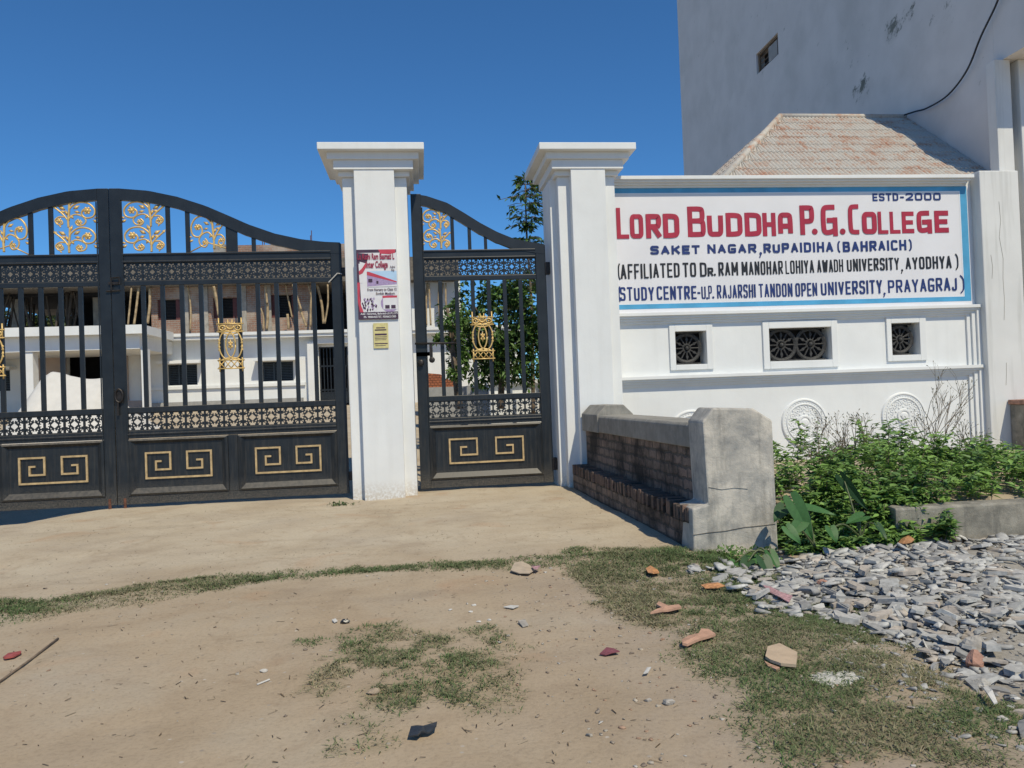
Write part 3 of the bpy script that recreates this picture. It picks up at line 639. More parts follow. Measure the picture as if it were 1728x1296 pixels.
def gate(x0, sgn, Wd, Y, arch, th, nb, tops, scrolls, med, panels, name, label, extra=None):
    """leaf in its own run s = 0 (tall stile) .. Wd (low stile); X = x0 + sgn*s"""
    def S(s): return x0+sgn*s
    def bx(mb, s0, s1, ya, yb, z0, z1):
        a, b = sorted((S(s0), S(s1))); mb.box(a, b, ya, yb, z0, z1)
    st = 0.165; yf, yb = Y-.035, Y+.035
    t = thing(name, (S(Wd/2), Y, 0), label, "gate", "black and gold iron gate leaves")
    A = np.array(arch)
    topz = lambda s: float(np.interp(s, A[:, 0], A[:, 1]))
    fr = MB()
    bx(fr, 0.0, st, yf, yb, ZB, topz(0)-.004); bx(fr, Wd-st, Wd, yf, yb, ZB, topz(Wd)-.012)
    for z0, z1 in ((ZF1T, ZR1T), (ZR2, ZF1), (ZF2T, ZR3T), (ZR4, ZF2), (ZB, ZB+.125)):
        bx(fr, st, Wd-st, yf+.005, yb-.005, z0, z1)
    bx(fr, st, Wd-st, yf-.012, yf+.005, ZR1T-.035, ZR1T-.004); bx(fr, st, Wd-st, yf-.012, yf+.005, ZF1T+.004, ZF1T+.03)
    bx(fr, st, Wd-st, yf-.012, yf+.005, ZR4+.05, ZR4+.075)
    bx(fr, st, st+.02, yf-.010, yf+.004, ZB+.13, topz(st)-.2)
    fr.build("frame", M['black'], t, bevel=0.006)
    ss = np.linspace(st*.98, Wd-st*.1, 44); ar = MB(); v = []
    for s in ss:
        i = min(len(ss)-1, 0); e = 1e-2; sl = (topz(s+e)-topz(s-e))/(2*e); k = th*math.sqrt(1+sl*sl)
        v += [(S(s), yf-.004, topz(s)), (S(s), yb+.004, topz(s)), (S(s), yb+.004, topz(s)-k), (S(s), yf-.004, topz(s)-k)]
    n_ = len(ss); fs = []
    for i in range(n_-1):
        for j in range(4): fs.append((4*i+j, 4*i+(j+1) % 4, 4*i+4+(j+1) % 4, 4*i+4+j))
    fs += [(0, 1, 2, 3), (4*n_-4, 4*n_-1, 4*n_-2, 4*n_-3)]
    ar.add(v, fs).build("arched_top_rail", M['black'], t)
    gap = (Wd-2*st)/(nb+1)
    for k in range(nb):
        s = st+gap*(k+1); b = MB(); bx(b, s-.031, s+.031, Y-.025, Y+.025, ZR3T, ZR2); b.build("bar", M['black'], t, bevel=0.005)
    for s, wd in tops:
        b = MB(); bx(b, s-wd/2, s+wd/2, Y-.024, Y+.024, ZR1T, topz(s)-th*.8); b.build("top_bar", M['black'], t, bevel=0.004)
    xa, xb = sorted((S(st), S(Wd-st)))
    for z0, z1 in ((ZF1, ZF1T), (ZF2, ZF2T)):
        f = MB(); fret_row(f, xa, xb, z0, z1, nb+1, Y-.012, Y+.012); f.build("fret_panel", M['black'], t)
    flip = sgn < 0
    for s0, s1, z0, z1, nt in scrolls:
        g = MB(); a, b = sorted((S(s0), S(s1)))
        for k in range(nt): scroll_tier(g, a, b, z0+(z1-z0)*k/nt, z0+(z1-z0)*(k+1)/nt, Y-.01, flip)
        if nt == 1:
            g.tube([(S(s0), Y-.01, ZR1T+.01), (S((s0+s1)/2), Y-.01, z0+.10), (S(s1), Y-.01, ZR1T+.06)], .011, 5)
        g.build("gold_scrollwork", M['gold'], t, smooth=True)
    if med is not None:
        s0, s1, z0, z1 = med; a, b = sorted((S(s0), S(s1))); w_ = b-a; h = z1-z0; g = MB(); yy = Y-.04
        c = (a+b)/2
        for xx in (a+w_*.37, b-w_*.37): g.tube([(p, yy, q) for p, q in arc(xx, z0+h*.50, w_*.325, h*.29, 0, 360, 28)], .0125, 5)
        for xx in (a+.02, b-.02):
            for za, zb_ in ((z0-.035, z0+h*.24), (z0+h*.75, z1+.04)): g.tube([(xx, yy, za), (xx, yy, zb_)], .012, 5)
            for q in (.40, .46, .54, .60): g.ball((xx, yy, z0+h*q), .022, 6, 4, (1, .6, .8))
            g.tube([(xx, yy, z0+h*.38), (xx, yy, z0+h*.62)], .010, 5)
        for q in (.02, .19, .77, .93): g.box(a-.012, b+.012, yy-.012, yy+.012, z0+h*q-.009, z0+h*q+.009)
        for k in range(4):
            xk = a+w_*k/4
            g.tube([(xk, yy, z0+h*.03), (xk+w_/4, yy, z0+h*.18)], .008, 4); g.tube([(xk+w_/4, yy, z0+h*.03), (xk, yy, z0+h*.18)], .008, 4)
        for xx in (a+w_*.2, b-w_*.2):
            g.tube([(p, yy, q) for p, q in arc(xx, z0+h*.85, w_*.12, h*.05, 0, 360, 14)], .014, 5); g.ball((xx, yy, z0+h*.85), .016, 6, 4)
        g.tube([(p, yy, q) for p, q in arc(c, z0+h*.91, w_*.16, h*.08, 200, 340, 10)], .014, 5)
        for k in range(5): g.tube([(c+(k-2)*w_*.05, yy, z0+h*.80), (c+(k-2)*w_*.09, yy, z0+h*(.97+.05*(k % 2)))], .009, 4)
        g.tube([(p, yy, q) for p, q in arc(c, z0+h*.09, w_*.5, h*.15, 40, 140, 10)], .012, 5)
        g.tube([(p, yy, q) for p, q in arc(c, z0+h*.87, w_*.5, h*.15, 220, 320, 10)], .012, 5)
        for j in range(4):
            th_ = j*math.pi/2+math.pi/4; g.ball((c+.030*math.cos(th_), yy-.008, z0+h*.5+.042*math.sin(th_)), .018, 6, 4, (1, .6, 1.2))
        for j in (1, 3): g.tube([(c, yy, z0+h*.5), (c, yy, z0+h*(.5+.11*(j-2)))], [.016, .006], 5)
        g.ball((c, yy-.012, z0+h*.5), .022, 8, 5)
        g.build("gold_medallion", M['gold'], t, smooth=True)
    for s0, s1 in panels:
        a, b = sorted((S(s0), S(s1))); z0, z1 = ZB+.13, ZR4-.01; pn = MB()
        pn.box(a+.10, b-.10, Y-.008, Y+.012, z0+.11, z1-.07)
        O = [(a, yf-.004, z0), (b, yf-.004, z0), (b, yf-.004, z1), (a, yf-.004, z1)]
        R2 = [(a+.035, yf-.022, z0+.03), (b-.035, yf-.022, z0+.03), (b-.035, yf-.022, z1-.025), (a+.035, yf-.022, z1-.025)]
        R3 = [(a+.10, Y-.009, z0+.11), (b-.10, Y-.009, z0+.11), (b-.10, Y-.009, z1-.07), (a+.10, Y-.009, z1-.07)]
        B_ = [(x, yb-.01, z) for x, _, z in O]
        fs = []
        for q in range(4):
            n2 = (q+1) % 4; fs += [(q, n2, 4+n2, 4+q), (4+q, 4+n2, 8+n2, 8+q), (n2, q, 12+q, 12+n2)]
        fs.append((15, 14, 13, 12))
        pn.add(O+R2+R3+B_, fs); po = pn.build("lower_panel", M['black'], t)
        mw, mh = min(1.22, (b-a)*.65), 0.385; mx = (a+b)/2-mw/2; mz = z0+.255
        uv = [(.235, .66), (.15, .66), (.15, .33), (.37, .33), (.37, 1), (0, 1), (0, 0), (1, 0), (1, 1), (.63, 1), (.63, .33), (.86, .33), (.86, .66), (.77, .66)]
        MB().strip([(mx+p*mw, mz+q*mh) for p, q in uv], .027, Y-.032, Y-.006).build("gold_meander", M['dullgold'], po)
    return t, S, topz
AR = [(0, 4.905), (.06, 4.905), (.30, 4.885), (.58, 4.86), (1.0, 4.765), (1.42, 4.62), (1.80, 4.445), (2.05, 4.325), (2.45, 4.175), (2.85, 4.08), (3.2, 4.035), (3.47, 4.02)]
GYM = 12.40
XC = -4.648
def main_leaf(sgn, label):
    return gate(XC+sgn*.006, sgn, 3.46, GYM, AR, .175, 10, [(.845, .062), (1.135, .062), (1.79, .17), (2.12, .06)],
                [(.185, .80, ZR1T+.02, 4.70, 2), (1.17, 1.70, ZR1T+.05, 4.47, 1)], (1.540, 1.920, 2.07, 2.83), [(.165, 1.64), (1.79, 3.295)], "main_gate_leaf", label)
tR, SR, _ = main_leaf(1, "black iron main gate leaf hung on the poster pillar, gold scrollwork at its top")
tL, SL, _ = main_leaf(-1, "black iron main gate leaf cut off by the left edge of the photo")
# the middle post between the two panels
for t_, S_ in ((tR, SR), (tL, SL)):
    a, b = sorted((S_(1.645), S_(1.785))); MB().box(a, b, GYM-.034, GYM+.03, ZB+.128, ZR4-.003).build("mid_post", M['black'], t_, bevel=.005)
# latches and drop bolts on the meeting stiles
lt = MB(); q = P(190, 478, Y=GYM-.06)
lt.box(q[0]-.06, q[0]+.08, GYM-.062, GYM-.038, q[2]-.02, q[2]+.02); lt.tube([(q[0]-.02, GYM-.07, q[2]-.10), (q[0]-.02, GYM-.07, q[2]+.08), (q[0]+.10, GYM-.07, q[2]+.09), (q[0]+.10, GYM-.07, q[2]-.02)], .012, 6)
lt.tube([(q[0]-.10, GYM-.06, q[2]-.12), (q[0]+.10, GYM-.06, q[2]-.11)], .010, 6)
lt.build("latch", M['iron'], tR)
lt = MB(); q = P(199, 670, Y=GYM-.06)
lt.box(q[0]-.05, q[0]+.075, GYM-.062, GYM-.038, q[2]-.09, q[2]+.09); lt.tube([(p, GYM-.075, z) for p, z in arc(q[0]+.02, q[2]+.02, .055, .10, 0, 360, 16)], .013, 6)
lt.box(q[0]-.015, q[0]+.015, GYM-.08, GYM-.06, q[2]-.28, q[2]-.09)
lt.build("lock_hasp", M['iron'], tR)
for t_, sx in ((tL, -1), (tR, 1)):
    x = XC+sx*.11; MB().tube([(x, GYM-.03, ZB+.10), (x, GYM-.03, -.055)], .022, 8).build("drop_bolt", M['rust'], t_)
q = P(572, 470, Y=GYM-.04); MB().tube([(q[0]-.16, GYM-.05, q[2]-.06), (q[0]-.02, GYM-.06, q[2]+.08), (q[0]+.05, GYM-.05, q[2]+.07)], .009, 6).build("tie_wire", M['whitelitter'], tR)
for zz in (3.55, 0.32):
    MB().box(-1.19, -1.095, GYM-.02, GYM+.05, zz-.06, zz+.08).build("hinge", M['iron'], tR, bevel=.008)
WA = [(0, 4.815), (.06, 4.81), (.26, 4.775), (.59, 4.66), (.85, 4.50), (1.11, 4.33), (1.38, 4.18), (1.65, 4.065), (1.85, 4.02), (2.15, 3.97)]
tW, SW, _ = gate(-0.065, 1, 2.165, 12.5, WA, .165, 6, [(.655, .055), (.93, .055), (1.19, .05)], [(.17, .62, ZR1T+.02, 4.56, 2)], (.905, 1.262, 2.10, 2.84), [(.165, 2.0)], "wicket_gate_leaf",
                 "narrow black iron wicket gate between the two white pillars")
b = MB(); q = P(700, 580, Y=12.44); r_ = P(770, 580, Y=12.44)
b.tube([(q[0], 12.43, q[2]), (r_[0], 12.43, q[2]-.01)], .017, 8); b.build("sliding_bolt", M['iron'], tW, smooth=True)
b = MB()
for dx, dz in ((.03, -.20), (.03, -.24)): b.box(q[0]+.02, q[0]+.28, 12.435, 12.455, q[2]-.20, q[2]-.14)
b.box(q[0]+.23, q[0]+.28, 12.42, 12.45, q[2]-.26, q[2]-.02); b.ball((q[0]+.265, 12.42, q[2]-.27), .048, 8, 6, (1, .5, 1)); b.ball((q[0]+.085, 12.42, q[2]-.31), .052, 8, 6, (1, .5, 1))
b.build("padlock_hasp", M['iron'], tW)
for zz in (3.56, 0.35):
    MB().box(2.085, 2.165, 12.44, 12.56, zz-.09, zz+.11).build("hinge", M['iron'], tW, bevel=.01)

# ------------------------------------------------------------------ sign wall
YF, YS = 12.40, 12.63           # front plane of piers and mouldings; plane of the recessed faces
XL, XR = 3.16, 9.85
def wz(u, v, y=YF): return float(P(u, v, Y=y)[2])
def wx(u, v, y=YF): return float(P(u, v, Y=y)[0])
WT = 5.07                                     # wall top
sw = thing("boundary_wall", (6.5, 12.7, 0), "white boundary wall carrying the painted college sign, round grilles and rosettes", "wall")
Z1T, Z1B = 2.80, 2.62                          # band under the sign
Z2T, Z2B = 1.735, 1.56                         # band under the grilles
# openings for the grilles
def vent(uo0, uo1, vo0, vo1, ui0, ui1, vi0, vi1):
    um = (uo0+uo1)/2
    return (wx(uo0, vo0, YS), wx(uo1, vo0, YS), wz(um, vo1, YS), wz(um, vo0, YS)), (wx(ui0, vi0, YS), wx(ui1, vi0, YS), wz(um, vi1, YS), wz(um, vi0, YS))
VENTS = [vent(1128, 1201, 549, 624, 1138, 1190.5, 559, 615), vent(1285, 1411, 541, 621, 1296, 1401, 553, 608.5), vent(1493.5, 1560, 535, 609, 1502, 1549.5, 545, 599)]
body = MB(); holes(body, XL-.05, XR, -.3, WT, [v[1] for v in VENTS], YS, YS+.30); body.build("wall_body", M['wall'], sw)
# end pier
MB().box(XR, 10.60, YF, YS+.3, -.3, WT+.07).build("end_pier", M['pier'], sw, bevel=.02)
for pts_ in (((1687, 340), (1690, 372), (1688, 400), (1692, 436), (1694, 470), (1696, 505), (1695, 540)), ((1697, 612), (1700, 630), (1698, 650)), ((1672, 430), (1674, 450), (1673, 470))):
    jn = [P(u, v, Y=YF-.003) for u, v in pts_]; MB().strip([(p[0]+random.uniform(-.02, .02), p[2]) for p in jn], .006, YF-.003, YF+.003).build("hairline_crack", M['cap'], sw)
# coping and its stepped cornice
MB().box(XL+.06, 9.79, YS-.19, YS+.34, WT-.045, WT+.015).build("coping", M['wall'], sw, bevel=.006)
ZC = wz(1400, 315.5, YS-.02)
hc = (WT-.045-ZC)/3
cn = MB(); cn.box(XL, 9.76, YS-.15, YS, WT-.045-hc, WT-.045); cn.box(XL, 9.72, YS-.10, YS, WT-.045-2*hc, WT-.045-hc); cn.box(XL, 9.68, YS-.05, YS, ZC, WT-.045-2*hc)
cn.build("cornice", M['wall'], sw, bevel=.004)
# stepped frames of the two recessed panels: shelf, then three shrinking steps under it and along the right side
def frame(zt, zb, zlow, nm):
    f = MB()
    f.box(XL, XR, YS-.145, YS, zt-.055, zt)
    stp = (zt-.055-zb)/3
    for k in range(3):
        y = YS-.108+.036*k; f.box(XL, XR, y, YS, zt-.055-stp*(k+1), zt-.055-stp*k)
        f.box(XR-.072*(k+1), XR-.072*k, y, YS, zlow, zt-.055-stp*(k+1)) if k else f.box(XR-.072, XR, y, YS, zlow, zt-.055-stp)
    f.build(nm, M['wall'], sw, bevel=.004)
frame(Z1T, Z1B, Z2T, "panel_moulding"); frame(Z2T, Z2B, -.2, "panel_moulding")
# sign board: recessed painted face with blue border
SX0, SX1, SZ0, SZ1 = XL, 9.76, Z1T+.03, ZC
sg = MB().box(SX0, SX1+.05, YS-.012, YS, Z1T, SZ1).build("sign_face", M['sign'], sw)
def band(nm, a, b, c, d, mat, lay): MB().add([(a, YS-.012-.003*lay, c), (b, YS-.012-.003*lay, c), (b, YS-.012-.003*lay, d), (a, YS-.012-.003*lay, d)], [(0, 1, 2, 3)]).build(nm, mat, sg)
band("blue_border", SX0, SX1, SZ1-.085, SZ1, M['blue'], 1); band("blue_border", SX0, SX1, SZ0+.045, SZ0+.125, M['blue'], 1); band("blue_border", SX1-.13, SX1, SZ0+.125, SZ1-.085, M['blue'], 1)
band("white_line", SX0, SX1-.13, SZ1-.103, SZ1-.085, M['pale'], 1); band("white_line", SX0, SX1-.13, SZ0+.125, SZ0+.137, M['pale'], 1); band("white_line", SX1-.148, SX1-.13, SZ0+.137, SZ1-.103, M['pale'], 1)
# hand-painted lettering: stroke alphabet
RND = lambda pts: [tuple(p) for p in _chaikin(pts)]
def _chaikin(pts, closed=False, it=2):
    p = [np.array(q, float) for q in pts]
    for _ in range(it):
        o = [] if closed else [p[0]]
        for i in range(len(p) if closed else len(p)-1):
            a, b = p[i], p[(i+1) % len(p)]; o += [a*.75+b*.25, a*.25+b*.75]
        if not closed: o.append(p[-1])
        p = o
    return p
GL = {
 'A': [[(0, 0), (.5, 1)], [(.5, 1), (1, 0)], [(.16, .30), (.84, .30)]],
 'a': ['r', [(0, 0), (0, .9), (.15, 1), (.5, 1), (.85, 1), (1, .9), (1, 0)], [(0, .40), (1, .40)]],
 'B': [[(0, -.0), (0, 1)], 'r', [(0, 1), (.80, 1), (.95, .95), (.95, .57), (.7, .53), (0, .53)], [(0, .53), (.85, .53), (1, .46), (1, .03), (.8, 0), (0, 0)]],
 'C': ['r', [(1, .80), (1, 1), (.7, 1), (.05, 1), (0, .7), (0, .3), (.05, 0), (.7, 0), (1, 0), (1, .20)]],
 'c': ['r', [(1, 1), (.5, 1), (.05, .98), (0, .7), (0, .3), (.05, .02), (.5, 0), (1, 0)]],
 'D': [[(0, 0), (0, 1)], 'r', [(0, 1), (.55, 1), (1, .95), (1, .6), (1, .4), (1, .05), (.55, 0), (0, 0)]],
 'E': [[(0, 0), (0, 1)], [(0, 1), (1, 1)], [(0, .5), (.88, .5)], [(0, 0), (1, 0)]],
 'F': [[(0, 0), (0, 1)], [(0, 1), (1, 1)], [(0, .5), (.85, .5)]],
 'G': ['r', [(1, .82), (1, 1), (.6, 1), (.05, 1), (0, .7), (0, .3), (.05, 0), (.6, 0), (1, 0), (1, .25), (1, .44)], 'l', [(.5, .44), (1.0, .44)]],
 'g': ['r', [(1, 1), (.5, 1), (.05, .98), (0, .7), (0, .3), (.05, 0), (.55, 0), (1, .10)], 'l', [(1, -.05), (1, .5)], [(.5, .48), (1.0, .48)]],
 'H': [[(0, 0), (0, 1)], [(1, 0), (1, 1)], [(0, .5), (1, .5)]],
 'I': [[(.5, 0), (.5, 1)]],
 'J': ['r', [(1, 1), (1, .3), (.95, 0), (.5, 0), (.05, 0), (0, .25)]],
 'K': [[(0, 0), (0, 1)], [(1, 1), (.05, .42)], [(.35, .62), (1, 0)]],
 'L': [[(0, 0), (0, 1)], [(0, 0), (1, 0)]],
 'M': [[(0, 0), (0, 1)], [(.02, 1), (.5, .25)], [(.5, .25), (.98, 1)], [(1, 1), (1, 0)]],
 'N': [[(0, 0), (0, 1)], [(.03, 1), (.97, 0)], [(1, 0), (1, 1)]],
 'O': ['c', [(0, .65), (.02, 1), (.5, 1), (.98, 1), (1, .65), (1, .35), (.98, 0), (.5, 0), (.02, 0), (0, .35)]],
 'P': [[(0, 0), (0, 1)], 'r', [(0, 1), (.75, 1), (1, .97), (1, .5), (.75, .45), (0, .45)]],
 'R': [[(0, 0), (0, 1)], 'r', [(0, 1), (.75, 1), (1, .97), (1, .52), (.75, .47), (0, .47)], 'l', [(.45, .47), (1, 0)]],
 'S': ['r', [(1, .78), (1, 1), (.5, 1), (0, 1), (0, .56), (.5, .52), (1, .48), (1, 0), (.5, 0), (0, 0), (0, .22)]],
 'T': [[(.5, 0), (.5, 1)], [(0, 1), (1, 1)]],
 'U': ['r', [(0, 1), (0, .3), (.05, 0), (.5, 0), (.95, 0), (1, .3), (1, 1)]],
 'V': [[(0, 1), (.5, 0)], [(.5, 0), (1, 1)]],
 'W': [[(0, 1), (.25, 0)], [(.25, 0), (.5, .8)], [(.5, .8), (.75, 0)], [(.75, 0), (1, 1)]],
 'Y': [[(0, 1), (.5, .42)], [(1, 1), (.5, .42)], [(.5, .5), (.5, 0)]],
 '2': ['r', [(0, .78), (0, 1), (.5, 1), (1, 1), (1, .62), (.5, .34), (.02, 0)], 'l', [(0, 0), (1, 0)]],
 '0': ['c', [(0, .65), (.02, 1), (.5, 1), (.98, 1), (1, .65), (1, .35), (.98, 0), (.5, 0), (.02, 0), (0, .35)]],
 '(': ['r', [(1, 1.13), (.1, .9), (0, .5), (.1, .1), (1, -.13)]],
 ')': ['r', [(0, 1.13), (.9, .9), (1, .5), (.9, .1), (0, -.13)]],
 '.': ['dot'], ',': ['comma'], '-': [[(0, .45), (1, .45)]],
}
WID = {'I': .30, 'M': 1.25, 'W': 1.35, '.': .30, ',': .30, '-': .5, 'E': .9, 'F': .85, 'L': .8, 'J': .8, ' ': .45, '(': .35, ')': .35, 'T': .95, 'C': .95}
LAY = [0]
def glyph(mb, ch, x0, x1, z0, z1, t, y):
    """one letter; strokes sit a fraction of a millimetre over each other, as brush strokes do"""
    g = GL[ch]; mode = 'l'
    w_, h = x1-x0, z1-z0
    if ch in '.,':
        r = t*.60; c = (x0+w_/2, z0+r); LAY[0] += 1; yy = y-.0003*(LAY[0] % 24)
        mb.add([(c[0]+r*math.cos(a), yy, c[1]+r*math.sin(a)) for a in np.linspace(0, 6.283, 12, endpoint=False)], [tuple(range(12))])
        if ch == ',': mb.sheet([(c[0]+r*.3, c[1]), (c[0]-r*.9, c[1]-r*3.0)], t*.55, yy-.0003)
        return
    if ch not in 'I-()': t = min(t, .335*w_)
    m_ = t/2 if w_ > 1.6*t else w_*.3
    def W(p): return (x0+m_+p[0]*(w_-2*m_), z0+t/2+p[1]*(h-t))
    for item in g:
        if isinstance(item, str): mode = item; continue
        LAY[0] += 1; yy = y-.0003*(LAY[0] % 24)
        if mode == 'c': pts = _chaikin(item, True); pts = [W(p) for p in pts]; pts = pts+[pts[0]]
        elif mode == 'r': pts = [W(p) for p in _chaikin(item)]
        else:
            pts = [W(p) for p in item]; a, b = np.array(pts[0]), np.array(pts[-1]); d = (b-a)/np.linalg.norm(b-a)
            if abs(d[0]) < .05 or abs(d[1]) < .05: pts = [tuple(a-d*t*.48), tuple(b+d*t*.48)]
            else: pts = [tuple(a-d*t*.30), tuple(b+d*t*.30)]
        tt = t*.72 if ch in '()' else t
        mb.sheet(pts, tt, yy)
def word(txt, u0, u1, vtl, vbl, vtr, vbr, t, mat, nm="lettering"):
    """txt between photo columns u0..u1 on the sign, tops and bottoms given at both ends"""
    y = YS-.012-.004
    A0, A1 = P(u0, vtl, Y=y), P(u1, vtr, Y=y); B0, B1 = P(u0, vbl, Y=y), P(u1, vbr, Y=y)
    ws = [WID.get(c, 1.0) for c in txt]; gapw = 0.24; tot = sum(ws)+gapw*(len(txt)-1); mb = MB(); s = 0.0
    for c, cw in zip(txt, ws):
        f0, f1 = s/tot, (s+cw)/tot; s += cw+gapw; fm = (f0+f1)/2
        xa = A0[0]+(A1[0]-A0[0])*f0; xb = A0[0]+(A1[0]-A0[0])*f1
        zt = A0[2]+(A1[2]-A0[2])*fm; zb = B0[2]+(B1[2]-B0[2])*fm
        glyph(mb, c, xa, xb, zb, zt, t, y)
    return mb
def line(words, t, mat, nm):
    mb = MB()
    for w_ in words:
        q = word(w_[0], *w_[1:], t, mat)
        for v, in zip(q.v): pass
        off = mb.n
        for v in q.v: mb.v.append(v)
        for f in q.f: mb.f.append(tuple(i+off for i in f)); mb.mi.append(0)
        mb.n += q.n
    return mb.build(nm, mat, sg)
def ch(c, u0, u1, vt, vb): return (c, u0, u1, vt, vb, vt, vb)
line([('ESTD', 1472, 1515.5, 326.5, 339.5, 326, 339), ('-', 1518.5, 1525, 326, 339, 326, 339), ('2000', 1528, 1587, 326, 338.5, 325.5, 338)], .030, M['navy'], "lettering")
line([ch('L', 1039, 1060, 350.6, 403), ch('O', 1062, 1084.7, 361.5, 402.5), ch('R', 1089, 1115, 361, 402.2), ch('D', 1118, 1145.4, 360.5, 401.8),
      ch('B', 1159, 1189.5, 348.3, 400), ch('U', 1192.4, 1219.6, 359.3, 399.5), ch('D', 1224, 1252, 359, 399.4), ch('D', 1255.8, 1284, 358.7, 399), ch('H', 1286, 1308.2, 359, 398.6), ch('a', 1312, 1336.8, 358.6, 398.3),
      ch('P', 1348.6, 1373, 346.4, 396.4), ch('.', 1368, 1378, 346.4, 396), ch('g', 1384, 1411.8, 345.5, 396.6), ch('.', 1415, 1425, 346, 395.8), ch('c', 1430, 1451.5, 344.8, 395.5),
      ch('O', 1453.6, 1478.6, 357.5, 395), ch('L', 1480.5, 1497.5, 357, 394.6), ch('L', 1500.6, 1518.4, 357, 394.3), ch('E', 1521, 1541.6, 357, 393.6), ch('g', 1546, 1571.6, 355.5, 393), ch('E', 1576, 1599.8, 355.5, 392.6)],
     .088, M['red'], "lettering")
line([('SAKET', 1097, 1180.6, 414.8, 429.8, 413.6, 428.6), ('NAGAR', 1193.4, 1276, 412.3, 428, 411.3, 427), (',', 1280, 1286, 412, 430, 412, 430), ('RUPAIDIHA', 1288, 1405.5, 411, 427, 407.7, 425.4),
      ('(', 1412, 1418.5, 407, 426, 407, 426), ('BAHRAICH', 1421.8, 1529, 408, 425.4, 404.4, 422.2), (')', 1532, 1538.8, 404, 423, 404, 423)], .040, M['navy'], "lettering")
line([('(', 1041.5, 1047, 446, 471, 446, 471), ('AFFILIATED', 1046.5, 1146.4, 446, 471.4, 443.5, 467.8), ('TO', 1151.6, 1174.2, 443.4, 467.6, 443, 467), ('D', 1180.6, 1191.8, 443, 467, 443, 467), ('R', 1193.6, 1203.4, 451.5, 466.2, 451.5, 466.2), ('.', 1203.4, 1208, 450, 465.6, 450, 465.6),
      ('RAM', 1211.8, 1245, 442.6, 465.6, 442, 464.8), ('MANOHAR', 1251, 1320.8, 441.8, 464.6, 440, 462.6), ('LOHIYA', 1325, 1373.2, 440, 462.4, 438.4, 460.6), ('AWADH', 1378.4, 1422.4, 438.4, 460, 437.4, 458.8), ('UNIVERSITY', 1428.6, 1517, 437.2, 458.4, 434.4, 455.2), (',', 1519, 1524, 436, 458, 436, 458),
      ('AYODHYA', 1527.6, 1605, 434.4, 454.8, 431.2, 452.8), (')', 1610.5, 1617, 429.5, 454, 429.5, 454)], .033, M['ink'], "lettering")
line([('(', 1042.5, 1047, 484.5, 508, 484.5, 508), ('STUDY', 1045.4, 1103.4, 484.6, 507.8, 484, 507), ('CENTRE', 1107.6, 1174.8, 483.2, 506, 482.4, 504.8), ('-', 1176.6, 1181, 482, 505, 482, 505), ('U', 1183, 1190.6, 482.2, 504.6, 482.2, 504.6), ('.', 1190.4, 1194.6, 482, 505.4, 482, 505.4), ('P', 1194.8, 1201, 482, 504.4, 482, 504.4), ('.', 1200.6, 1205, 482, 504, 482, 504),
      ('RAJARSHI', 1209.4, 1274.4, 481, 503.8, 479.6, 502), ('TANDON', 1280, 1336.8, 479, 502, 478, 500.4), ('OPEN', 1341.6, 1378.6, 478, 500.6, 477, 499), ('UNIVERSITY', 1384.6, 1488, 476.6, 498.6, 471.8, 495), (',', 1489, 1494, 473, 497.5, 473, 497.5),
      ('PRAYAGRAJ', 1498, 1614, 473, 494.6, 467.4, 490.4), (')', 1618.4, 1627, 466, 493, 466, 493)], .034, M['navy'], "lettering")
# grilles
for k, (o, i) in enumerate(VENTS):
    fr = MB()
    for a, b, c, d in ((o[0], i[0], o[2], o[3]), (i[1], o[1], o[2], o[3]), (i[0], i[1], o[2], i[2]), (i[0], i[1], i[3], o[3])): fr.box(a, b, YS-.035, YS+.004, c, d)
    f = fr.build("vent_frame", M['wall'], sw, bevel=.006)
    n = 2 if k == 1 else 1; cw = (i[1]-i[0]-.06)/n if n == 2 else (i[1]-i[0])-.07
    for q in range(n):
        cx = i[0]+cw*(q+.5); cz = (i[2]+i[3])/2; r = min(cw, i[3]-i[2])/2*1.0; y = YS+.10; g = MB()
        for rr, tk in ((r, .026), (r*.90, .012), (r*.28, .014)): g.tube([(p, y, z) for p, z in arc(cx, cz, rr, rr, 0, 360, 36)], tk, 6)
        g.ball((cx, y-.02, cz), r*.15, 10, 6)
        for s in range(12):
            th = s*math.pi/6; c_, s_ = math.cos(th), math.sin(th)
            g.tube([(cx+r*.2*c_, y, cz+r*.2*s_), (cx+r*.95*c_, y, cz+r*.95*s_)], .013, 5)
            if s % 2: 
                nn = np.array([-s_, 0, c_])*r*.10; d = np.array([c_, 0, s_])*r; o_ = np.array([cx, y-.018, cz])
                g.add([o_+d*.42, o_+d*.62+nn, o_+d*.86, o_+d*.62-nn], [(0, 1, 2, 3)])
        g.box(cx-cw/2, cx+cw/2, y-.01, y+.03, i[2], i[2]+.03); g.box(cx-cw/2, cx+cw/2, y-.01, y+.03, i[3]-.03, i[3])
        g.build("wheel_grille", M['grille'], f)
    MB().box(i[0]-.1, i[1]+.1, YS+.32, YS+.34, i[2]-.1, i[3]+.1).build("dark_backing", M['void'], f)
